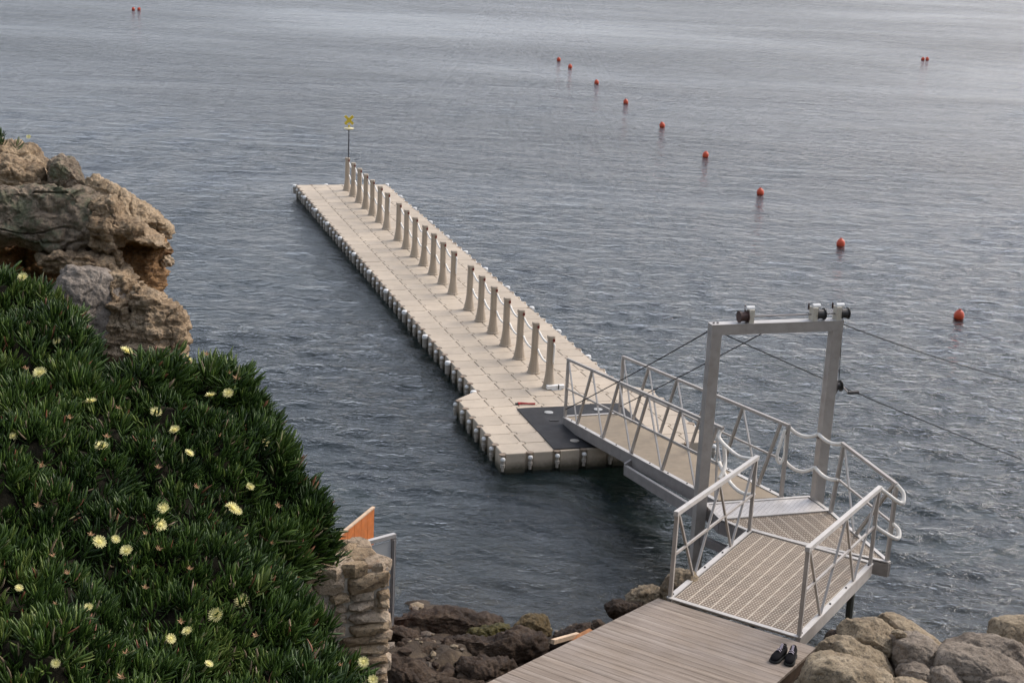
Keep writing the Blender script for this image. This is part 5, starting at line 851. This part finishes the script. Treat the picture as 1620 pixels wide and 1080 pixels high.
# ------------------------------------------------------------------ rocks
def warp(P): return .12*np.stack([vnoise(P*3, 90), vnoise(P*3, 91), vnoise(P*3, 92)], 1)
def pillow(outline, T, pw=2.4, N=128, K=30, KB=14, amp=1.0, seed=0, strata=0.0, flat=.0, back=.8, lump=.06, cuts=0, cr=(.8, .95)):
    P = np.array(outline, float); n = len(P)
    # smooth closed Catmull-Rom, then even spacing
    t = np.linspace(0, n, 12*n, endpoint=False); i = np.floor(t).astype(int); f = (t-i)[:, None]
    p0, p1, p2, p3 = P[(i-1) % n], P[i % n], P[(i+1) % n], P[(i+2) % n]
    C = .5*(2*p1+(p2-p0)*f+(2*p0-5*p1+4*p2-p3)*f**2+(-p0+3*p1-3*p2+p3)*f**3)
    s = np.concatenate([[0], np.cumsum(np.linalg.norm(np.diff(np.vstack([C, C[:1]]), axis=0), axis=1))])
    C2 = np.vstack([C, C[:1]]); tt = np.linspace(0, s[-1], N, endpoint=False)
    B = np.stack([np.interp(tt, s, C2[:, k]) for k in range(3)], 1)
    c = B.mean(0)
    nrm = np.sum(np.cross(B-c, np.roll(B, -1, 0)-c), 0); nrm /= np.linalg.norm(nrm)
    if nrm @ (V3(0, 0, 9.57)-c) < 0: nrm = -nrm; B = B[::-1].copy()
    size = math.sqrt(abs(np.mean(np.linalg.norm(B-c, axis=1)**2)))
    rings = []
    def ring(q, sgn, TT):
        s_ = math.sin(q*math.pi/2)      # q: 1 rim, 0 centre
        dd = TT*(1-s_**pw)**(1/pw)
        return c+(B-c)*s_+nrm*dd*sgn
    for k in range(K+1): rings.append(ring(max(k/K, .012), 1, T))
    for k in range(1, KB+1): rings.append(ring(max(1-k/KB, .012), -1, T*back))
    R = len(rings); co = np.concatenate(rings)
    i, j = np.meshgrid(np.arange(R-1), np.arange(N), indexing='ij'); i, j = i.ravel(), j.ravel(); j2 = (j+1) % N
    quads = np.stack([i*N+j, (i+1)*N+j, (i+1)*N+j2, i*N+j2], 1)
    g_ = np.random.default_rng(seed*13+1)
    for _ in range(cuts):
        n_ = g_.normal(0, 1, 3)+nrm*.5; n_ /= np.linalg.norm(n_)
        dd = (co-c)@n_; o_ = dd.max()*g_.uniform(*cr); ov = np.maximum(dd-o_, 0)
        co = co-n_*(ov*.9)[:, None]
    # vertex normals from the undisplaced shape
    fn = np.cross(co[quads[:, 2]]-co[quads[:, 0]], co[quads[:, 3]]-co[quads[:, 1]])
    vn = np.zeros_like(co)
    for k in range(4): np.add.at(vn, quads[:, k], fn)
    ln = np.linalg.norm(vn, axis=1, keepdims=True); vn /= np.maximum(ln, 1e-9)
    out = np.sum(vn*(co-c), 1); 
    if np.mean(out) < 0: vn = -vn
    W_ = co+seed*3.1
    d = lump*size*fbm(W_*(1.6/size*.5+.6), 3, seed)
    rid = 1-np.abs(fbm(W_*np.array([1.6, 1.6, 2.2])/max(size, .25)*.55, 4, seed+7))
    d -= .10*size*np.clip(rid-.84, 0, .16)*6*.45*amp
    cr_ = np.abs(fbm(W_*np.array([1.1, 1.1, 2.0])/max(size, .3)*.9+warp(W_), 2, seed+17))
    d -= .055*size*amp*np.clip(1-cr_/.055, 0, 1)**.7*(1 if strata or cuts > 8 else .6)
    d += amp*.026*fbm(W_*7, 5, seed+3, .58) + amp*.006*fbm(W_*30, 2, seed+9)
    if strata: d += strata*(fbm(W_*np.array([1.5, 1.5, 16.0]), 3, seed+5))*.5 + strata*.5*np.round(2*fbm(W_*np.array([2.5, 2.5, 7.0]), 2, seed+6))/2
    co = co+vn*d[:, None]
    if np.mean(out) < 0: quads = quads[:, ::-1]
    return co, quads
def rock_obj(name, mat, outline, T, parent=None, **kw):
    co, qd = pillow(outline, T, **kw)
    o = V3(0, 0, 0)
    if parent is not None: o = V3(parent.location)
    else: o = np.array(outline, float).mean(0)
    me = np_mesh(name, co-o, qd, M[mat])
    return link(name, me, parent, None if parent is not None else o)

oc_ = thing("granite_outcrop", "weathered ochre granite outcrop with lichen and an overhanging rust-coloured hollow", "rock", (-4.0, 14.0, 6.0))
OM = dict(crest=('granite', 'crest'), layer=('granite_strata', 'ledge'), knob=('granite_lichen', 'knob'), lichen=('granite_lichen', 'lichened_boulder'), slab=('granite', 'slab'),
          mid=('granite_strata', 'ledge'), hollow=('granite_orange', 'hollow'), chip=('granite', 'knob'), strip=('granite_strata', 'ledge'), grey=('granite_grey', 'grey_face'),
          block=('granite_strata', 'block'), cave=('granite_orange', 'recess'), base=('granite_grey', 'grey_face'))
for k, (kind, T, pw, amp, pts) in enumerate(ROCKS[:N_OUT]):
    mt, nm = OM[kind]
    rock_obj(nm, mt, pts, T, oc_, pw=pw, amp=amp*1.3, seed=20+k, N=230, K=64, KB=10, strata=.06 if mt in ('granite_strata', 'granite_orange') else .012, lump=.05, cuts=9, cr=(.80, .97))
RL = {  # labels of the boulders on the shore, in build order
 0: "rounded brown boulder at the water's edge behind the boulder heap", 1: "large brown boulder at the heap's seaward top beside the ramp", 2: "brown boulder jutting out low beside the wooden deck's corner",
 3: "broad pale ochre boulder lying against the wooden deck's side", 4: "upright grey boulder in the middle of the heap", 5: "long flat grey boulder slab across the heap",
 6: "long dark grey boulder behind the flat slab, next to the water", 7: "square-topped brown boulder standing alone at the water", 8: "small rounded grey boulder in front of the upright grey one",
 9: "rounded grey boulder in front of the long flat slab", 10: "small dark grey stone wedged under the long flat slab", 11: "low broad grey boulder at the heap's inland corner",
 12: "pale brown boulder with sharp rim beside the broad ochre one", 13: "dark wet rock in the shade under the ramp side boulders", 14: "small pale stone lying on the boulder heap"}
SL = {0: "long dark wet rock ridge along the waterline beside the noticeboard", 1: "yellow-green weedy rock in the gully between dark rocks", 2: "mound of straw-coloured seaweed on a rock at the waterline",
 3: "rounded dark brown rock with a smooth dome top below the noticeboard", 4: "largest dark brown rock below the stone wall's corner", 5: "dark rock with a pointed end between dome rock and ridge",
 6: "small dark rock at the foot of the noticeboard post", 7: "long dark brown rock sloping from the gully to the deck", 8: "dark brown rock in shade under the wooden deck edge",
 9: "brown rock at the waterline beside the pale batten", 10: "small black rock poking out beside the deck's edge", 11: "pale yellowish rock just under water beside the noticeboard",
 12: "pale rock just under water behind the straw-coloured weed", 13: "ochre rock standing in the water behind the noticeboard", 14: "low dark rock beneath the wooden deck",
 15: "pale ochre rock behind the deck's seaward corner", 16: "flat dark-sided rock at the deck's seaward edge", 17: "ochre rock beneath the ramp next to the gantry post", 18: "small dark rock at the deck edge above the batten"}
KM = dict(b='boulder', g='boulder_grey', d='shore_rock', w='weed_rock', s='straw_weed', k='shore_rock', p='pale_rock')
for k, (kind, T, pw, amp, pts) in enumerate(ROCKS[N_OUT:N_BR]):
    o = rock_obj("boulder", KM[kind], [tuple(np.array(pts).mean(0)+(np.array(p)-np.array(pts).mean(0))*1.06) for p in pts], T*1.1, None, pw=pw, amp=.8, seed=50+k, N=150, K=36, KB=12, lump=.06, cuts=8, cr=(.78, .96))
    tag(o, RL[k], "boulder", "granite boulders heaped beside the deck")
for k, (kind, T, pw, amp, pts) in enumerate(ROCKS[N_BR:]):
    mt = KM[kind] if k != 13 else 'boulder'
    o = rock_obj("shore_rock", mt, pts, T, None, pw=pw, amp=1.3, seed=80+k, N=130, K=30, KB=12, lump=.08, cuts=8, cr=(.72, .95))
    if kind == 'p': o.location.z -= .34
    if kind == 's' : o.location.z -= .05
    tag(o, SL[k], "rock", "rocks along the waterline")

# loose pebbles and stones in the gaps
g = np.random.default_rng(5); mb = MB()
ico = bmesh.new(); bmesh.ops.create_icosphere(ico, subdivisions=1, radius=1); iv = np.array([v.co[:] for v in ico.verts]); ifc = [tuple(v.index for v in f.verts) for f in ico.faces]; ico.free()
for k in range(420):
    if k < 260: x, y = g.uniform(-2.4, 1.6), g.uniform(16.6, 19.3)
    else: x, y = g.uniform(3.0, 7.5), g.uniform(16.0, 18.9)
    z = float(ground_z(np.array([[x]]), np.array([[y]]))[0, 0]); r = .03+.09*g.random()**3
    sc_ = np.array([1, g.uniform(.6, 1), g.uniform(.45, .8)])*r; th = g.uniform(0, 6.28); q_ = iv*(1+g.uniform(-.16, .16, (len(iv), 1)))*sc_
    q_ = np.stack([q_[:, 0]*math.cos(th)-q_[:, 1]*math.sin(th), q_[:, 0]*math.sin(th)+q_[:, 1]*math.cos(th), q_[:, 2]], 1)+np.array([x, y, z+r*.2])
    mb.add(q_, ifc, int(g.integers(0, 3)))
o = link("pebbles", mb.mesh("pebbles", [M['shore_rock'], M['boulder'], M['boulder_grey']], smooth=False), kind="stuff")
tag(o, "loose pebbles and small stones between the shore rocks", "pebbles")

# ------------------------------------------------------------------ dry-stone wall end
wt = 4.45
wA, wB, wC, wD = V3(-1.62, 10.93, wt), V3(-.893, 11.215, wt), V3(-1.21, 11.66, wt), V3(-1.70, 11.52, wt)
wall = thing("stone_wall", "end of a rough mortared stone wall half covered by succulents", "wall", (-1.3, 11.3, 0.8))
part("mortar_core", MB().poly(ccw([lerp(p, (wA+wB+wC+wD)/4, .022)-V3(0, 0, .028) for p in (wA, wB, wC, wD)]), 3.9), M['mortar'], wall)
def stone(c, ex, ey, ez, sx, sy, sz, mat='wall_stone'):
    """rough rounded block, 44 triangles"""
    bm = bmesh.new()
    for k in range(26):
        zz = 1-2*(k+.5)/26; t = k*2.39996+random.uniform(-.2, .2); rr = math.sqrt(1-zz*zz)
        p = V3(rr*math.cos(t), rr*math.sin(t), zz); p = p/(np.sum(np.abs(p)**4.5)**(1/4.5))
        q_ = p*random.uniform(.88, 1.10)
        w = V3(c)+V3(ex)*q_[0]*sx/2+V3(ey)*q_[1]*sy/2+V3(ez)*q_[2]*sz/2-V3(wall.location)
        bm.verts.new(w)
    bmesh.ops.convex_hull(bm, input=bm.verts)
    me = bpy.data.meshes.new("stone"); bm.to_mesh(me); bm.free(); me.materials.append(M[mat])
    return link("stone", me, wall)
ez = V3(0, 0, 1)
for (A, B, seed) in ((wA, wB, 1), (wB, wC, 2)):
    ex = unit(B-A); L = np.linalg.norm(B-A); ey = np.cross(ez, ex); z = wt-.05
    while z > 2.2:
        hgt = random.uniform(.12, .21); x = -random.uniform(0, .03)
        while x < L-.03:
            w = min(random.choice([random.uniform(.10, .17), random.uniform(.18, .34)]), L-x+.02)
            if L-x-w < .09: w = L-x+.01
            n_ = 2 if (hgt > .16 and random.random() < .4) else 1
            for h_ in range(n_):
                hh = hgt/n_; zc = wt-z+hh*(h_+.5)
                tilt = random.gauss(0, .07); ex2 = unit(ex+ez*tilt); ez2 = unit(ez-ex*tilt)
                stone(A+ex*(x+w/2)-ez*(zc+random.uniform(-.012, .012))+ey*(.045+random.uniform(-.022, .02)), ex2, ey, ez2, w*random.uniform(.98, 1.08)-.006, .19, hh*random.uniform(.98, 1.10)-.006, random.choice(['wall_stone', 'wall_stone', 'wall_stone', 'wall_stone', 'granite', 'granite_strata']))
            x += w
        z -= hgt
# capping stones
for (fx, fy, r_) in ((.12, .14, .15), (.40, .12, .14), (.66, .10, .12), (.90, .14, .13), (.22, .46, .15), (.55, .42, .16), (.84, .46, .14), (.14, .80, .13), (.42, .78, .15), (.72, .80, .15), (.95, .82, .11)):
    p = lerp(lerp(wA, wB, fx), lerp(wD, wC, fx), fy); ex = unit(wB-wA); ey = np.cross(ez, ex)
    n = random.randint(5, 7); ph = random.uniform(0, 6); tx, ty = random.gauss(0, .010), random.gauss(0, .010); hgt = random.uniform(-.005, .022)
    bm = bmesh.new()
    for lay, (s_, z_) in enumerate(((.92, -.10), (1.0, -.045), (1.0, -.015), (.80, .008))):
        for k in range(n):
            t = ph+6.283*k/n; rr = r_*s_*(.78+.34*abs(math.sin(3.7*k+ph))); q_ = p+ex*rr*math.cos(t)+ey*rr*math.sin(t)*.9+ez*(z_+hgt+tx*math.cos(t)+ty*math.sin(t)+random.uniform(-.008, .008))
            bm.verts.new(q_-V3(wall.location))
    bmesh.ops.convex_hull(bm, input=bm.verts); me = bpy.data.meshes.new("capstone"); bm.to_mesh(me); bm.free(); me.materials.append(M[random.choice(['wall_stone', 'wall_stone', 'granite'])])
    link("capstone", me, wall)

# ------------------------------------------------------------------ noticeboard and orange board
nb_ = thing("noticeboard", "aluminium-framed noticeboard with a blank pale grey panel behind the stone wall", "noticeboard", (-1.6, 18.0, .4))
q1, q0 = V3(-1.405, 18.158, 1.665), V3(-2.10, 17.57, 1.665); ed = unit(q1-q0); en = V3(-ed[1], ed[0], 0)
part("frame_post", MB().bar(q1-V3(0, 0, 1.45), q1, .05, .06, ed), M['alu_dark'], nb_)
part("frame_post", MB().bar(q0-V3(0, 0, 1.45), q0, .05, .06, ed), M['alu_dark'], nb_)
part("frame_groove", MB().bar(q1-V3(0, 0, 1.40)-en*.032, q1-V3(0, 0, .03)-en*.032, .012, .012, ed), M['alu_light'], nb_)
part("top_bar", MB().bar(q0+V3(0, 0, .024), q1+ed*.025+V3(0, 0, .024), .06, .05), M['alu_light'], nb_)
part("bottom_bar", MB().bar(q0-V3(0, 0, 1.0), q1-V3(0, 0, 1.0), .045, .05), M['alu_dark'], nb_)
part("panel", MB().bar(q0-V3(0, 0, .50), q1-V3(0, 0, .50), .012, .93), M['panel'], nb_)
ob = thing("orange_board", "upright orange wooden board showing above the stone wall", "board", (-1.95, 19.0, .5))
b1, b0 = V3(-1.79, 19.50, 1.50), V3(-2.20, 18.30, 1.50)
L = np.linalg.norm(b1-b0)
for k in range(6):
    a_, c_ = lerp(b0, b1, k/6), lerp(b0, b1, (k+1)/6-.006)
    part("board_slat", MB().bar(a_-V3(0, 0, .55), c_-V3(0, 0, .55), .03, 1.1), M['orange_board'], ob)
part("board_cap", MB().bar(b0+V3(0, 0, .012), b1+V3(0, 0, .012), .045, .02), M['batten'], ob)
for t in (.1, .9): part("board_stake", MB().bar(lerp(b0, b1, t)-V3(.03, 0, 1.7), lerp(b0, b1, t)-V3(.03, 0, .2), .04, .04), M['joist'], ob)

# ------------------------------------------------------------------ hillside and succulents
H = np.array(HILL)                       # rows from the crest forwards, columns from inland to the brink
nr, ncol = H.shape[:2]
fold = []
for r in range(nr):
    e = H[r, -1]; d = unit(H[r, -1]-H[r, -4]); d[2] = 0
    ex = []
    for k, (o_, dz) in enumerate(((.10, .06), (.20, .22), (.26, .5), (.30, 1.0), (.34, 1.8), (.36, 3.6))): ex.append(e+unit(d+V3(.4, .5, 0))*o_-V3(0, 0, dz))
    fold.append(ex)
G = np.concatenate([H, np.array(fold)], 1)
top = [G[0]+V3(-.03*k, .22*k, -.04*k*k*k) for k in range(4, 0, -1)]
G = np.concatenate([np.array(top), G], 0)
# finer sheet with lumps
def upsample(G, f):
    R, Cc = G.shape[:2]; a = np.linspace(0, R-1, (R-1)*f+1); b = np.linspace(0, Cc-1, (Cc-1)*f+1)
    G1 = np.stack([np.stack([np.interp(a, np.arange(R), G[:, c, k]) for c in range(Cc)], 1) for k in range(3)], -1)
    return np.stack([np.stack([np.interp(b, np.arange(Cc), G1[r, :, k]) for r in range(len(a))], 0) for k in range(3)], -1)
GS = upsample(G, 3); R, Cc = GS.shape[:2]
fl_ = GS.reshape(-1, 3).copy()
i = np.arange((R-1)*(Cc-1)); rr, cc = i//(Cc-1), i % (Cc-1); a = rr*Cc+cc
qs = np.stack([a, a+Cc, a+Cc+1, a+1], 1)
fn = np.cross(fl_[qs[:, 2]]-fl_[qs[:, 0]], fl_[qs[:, 3]]-fl_[qs[:, 1]])
if np.mean(fn[:, 2]) < 0: qs = qs[:, ::-1]; fn = -fn
vn = np.zeros_like(fl_)
for k in range(4): np.add.at(vn, qs[:, k], fn)
vn /= np.maximum(np.linalg.norm(vn, axis=1, keepdims=True), 1e-9)
lump = .17*fbm(fl_*2.0, 3, 31)+.07*fbm(fl_*5.5, 2, 37)
hs_ = fl_+vn*(lump-.05)[:, None]
link("hillside", np_mesh("hillside", hs_, qs, M['soil']), kind="structure")

LEAF_T = [0, .25, .6, .88, 1.0]; LEAF_W = [.55, 1.0, .95, .55, .06]
def leaves_mesh(name, base, dirs, ups, length, width, bend, tone):
    n = len(base); side = np.cross(dirs, ups); side /= np.maximum(np.linalg.norm(side, axis=1, keepdims=True), 1e-6); up = np.cross(side, dirs)
    rings = []
    for t, w in zip(LEAF_T, LEAF_W):
        ctr = base+dirs*(length*t)[:, None]+up*(bend*length*t*t)[:, None]
        hw = (width*w)[:, None]
        rings += [ctr+side*hw*.5, ctr-side*hw*.5, ctr-up*hw*.62]
    co = np.stack(rings, 1).reshape(-1, 3); nv = len(LEAF_T)*3
    fs = []
    for k in range(len(LEAF_T)-1):
        a_ = k*3; b_ = a_+3
        fs += [(a_, b_, b_+1, a_+1), (a_+1, b_+1, b_+2, a_+2), (a_+2, b_+2, b_, a_)]
    fs = np.array(fs); q_ = (np.arange(n)[:, None, None]*nv+fs[None]).reshape(-1, 4)
    me = np_mesh(name, co, q_, M['leaf'], True)
    at = me.attributes.new("tone", 'FLOAT', 'POINT'); at.data.foreach_set("value", np.repeat(tone, nv).astype(np.float32))
    return me
def shoots(P, Nn, per, seed, lmin=.08, lmax=.145, spread=(.25, 1.05), sc=1.0, dead=.035):
    g = np.random.default_rng(seed); n = len(P)
    ax = Nn*.55+np.array([0, 0, .75])+g.normal(0, .33, (n, 3)); ax /= np.linalg.norm(ax, axis=1, keepdims=True)
    t1 = np.cross(ax, g.normal(0, 1, (n, 3))); t1 /= np.linalg.norm(t1, axis=1, keepdims=True); t2 = np.cross(ax, t1)
    B, D, U, L, Wd, Bn, T = [], [], [], [], [], [], []
    sh_t = g.normal(.40, .13, n)+.22*fbm(P*1.7, 2, 55)+.12*fbm(P*6, 2, 56)
    for k in range(per):
        ph = k*2.4+g.uniform(-.35, .35, n); inc = spread[0]+(spread[1]-spread[0])*((per-k)/per)+g.normal(0, .12, n)
        rad = t1*np.cos(ph)[:, None]+t2*np.sin(ph)[:, None]
        d = ax*np.cos(inc)[:, None]+rad*np.sin(inc)[:, None]
        B.append(P+ax*(.012*k*sc)+rad*.004); D.append(d); U.append(ax*np.sin(inc)[:, None]-rad*np.cos(inc)[:, None])
        L.append(g.uniform(lmin, lmax, n)*sc*(.75+.5*(per-k)/per*.6)); Wd.append(g.uniform(.015, .021, n)*sc); Bn.append(g.uniform(.12, .42, n))
        tn = np.clip(sh_t+g.normal(0, .12, n)+.02*k, 0, .9); dd = g.random(n) < dead; tn = np.where(dd, g.choice([.94, .97, .99], n), tn); T.append(tn)
    return [np.concatenate(x) for x in (B, D, U, L, Wd, Bn, T)]
# scatter over the sheet by area
def scatter(co, qd, dens, seed, keep=None):
    g = np.random.default_rng(seed)
    A, B, C, D = (co[qd[:, k]] for k in range(4)); ar = np.linalg.norm(np.cross(C-A, D-B), axis=1)/2; N_ = np.cross(C-A, D-B); N_ /= np.maximum(np.linalg.norm(N_, axis=1, keepdims=True), 1e-9)
    if keep is not None: ar = ar*keep
    n = int(ar.sum()*dens); f = g.choice(len(qd), n, p=ar/ar.sum()); u, v = g.random(n)[:, None], g.random(n)[:, None]
    return (A[f]*(1-u)+B[f]*u)*(1-v)+(D[f]*(1-u)+C[f]*u)*v, N_[f]
cen = hs_[qs].mean(1)
low_ = cc >= (ncol+2)*3
keep = np.where(low_, .0, 1.0)
bare = fbm(cen*1.9, 3, 77)
keep = keep*np.where(bare < -.75, .35, 1.0)
P, Nn = scatter(hs_, qs, 185, 5, keep)
ice = thing("ice_plant", "dense mat of dark green succulents with pale yellow flowers covering the slope", "plant", (0, 0, 0))
a1 = shoots(P, Nn, 9, 6)
cc3 = cc/3.0
brink = np.where((cc3 > ncol-3.2) & (cc3 < ncol+1.2), 1.0, 0.0)*np.clip(.35+1.4*fbm(cen*2.6, 2, 63), 0, 1)
P3, N3 = scatter(hs_, qs, 210, 15, brink)
N3 = N3+np.array([.35, .25, .1]); N3 /= np.linalg.norm(N3, axis=1, keepdims=True)
a3_ = shoots(P3+N3*.05, N3, 9, 16, sc=1.22)
a1 = [np.concatenate([p_, q_]) for p_, q_ in zip(a1, a3_)]
me = leaves_mesh("foliage", *a1); link("foliage", me, ice, None, 0, "stuff")
print("shoots", len(P), "leaf tris", len(me.polygons)*2)
# flowers
def flower_mesh():
    mb = MB(); g = random.Random(3)
    for ring_, (n, r, lift, w) in enumerate(((26, .5, .10, .034), (22, .43, .20, .030), (16, .33, .26, .026))):
        for k in range(n):
            t = 2*math.pi*(k+g.uniform(-.3, .3))/n+ring_*.1; rr = r*g.uniform(.88, 1.06); d = V3(math.cos(t), math.sin(t), 0); s_ = V3(-math.sin(t), math.cos(t), 0)
            lf = lift*g.uniform(.7, 1.3); p0 = d*.07+V3(0, 0, .01); p1 = d*rr*.6+V3(0, 0, lf*.45); p2 = d*rr+V3(0, 0, lf)
            mb.add([p0-s_*w*.4, p0+s_*w*.4, p1+s_*w, p1-s_*w, p2+s_*w*.5, p2-s_*w*.5], [(0, 1, 2, 3), (3, 2, 4, 5)])
    return mb.mesh("petal_ring", M['petal'])
fp = flower_mesh()
fc = MB().lathe([(.05, .0), (.15, .03), (.17, .10), (.10, .15)], 10).mesh("flower_centre", M['petal_in'], smooth=True)
fs_ = MB().lathe([(.05, -.28), (.15, -.18), (.19, -.06), (.16, .0)], 8).mesh("calyx", M['sepal'], smooth=True)
mb = MB(); g = random.Random(8)
for k in range(14):
    t = 2*math.pi*k/14+g.uniform(-.2, .2); d = V3(math.cos(t), math.sin(t), 0); s_ = V3(-math.sin(t), math.cos(t), 0); r = g.uniform(.25, .55); lf = g.uniform(.15, .6)
    mb.add([d*.06-s_*.03, d*.06+s_*.03, d*r*.6+s_*.035+V3(0, 0, lf*.6), d*r+V3(0, 0, lf)], [(0, 1, 2), (0, 2, 3)])
ff = mb.mesh("faded_petal_ring", M['faded'])
for (x, y, z, s_, faded) in FLOWERS:
    x, y, z = V3(x, y, z)+unit(V3(0, 0, 9.57)-V3(x, y, z))*.19
    o = link("faded_flower" if faded else "flower", ff if faded else fp, ice, (x, y, z))
    v = (Vector((0, 0, 9.57))-Vector((x, y, z))).normalized()*.55+Vector((random.gauss(0, .32), random.gauss(0, .32), .75))
    q_ = v.normalized().to_track_quat('Z', 'Y'); o.rotation_euler = (q_ @ Vector((0, 0, 1)).rotation_difference(Vector((0, 0, 1)))).to_euler()
    k = s_*(1.25 if not faded else 1.5); o.scale = (k, k, k)
    if not faded: link("flower_centre", fc, o)
    link("calyx", fs_, o)
# little tuft on the outcrop's crest and one by the hollow at its foot
tu = thing("ice_plant", "small tuft of succulent leaves growing on top of the granite outcrop", "plant", (0, 0, 0))
g2 = np.random.default_rng(17)
n = 46; x = g2.uniform(-5.9, -4.8, n)
P2 = np.stack([x, 15.1+g2.uniform(-.15, .25, n), 7.10-(x+5.5)*.16-np.clip(x+5.05, 0, 1)*.32+g2.uniform(-.06, .02, n)], 1)
P2 = P2[(P2[:, 0] < -5.2) | (g2.random(n) < .3)]
link("foliage", leaves_mesh("foliage", *shoots(P2, np.tile([0, 0, 1.0], (len(P2), 1)), 8, 18, sc=.75)), tu, None, 0, "stuff")
o = link("flower", fp, tu, (-4.86, 14.95, 7.13)); o.scale = (.05, .05, .05); o.rotation_euler = (.8, 0, 0)
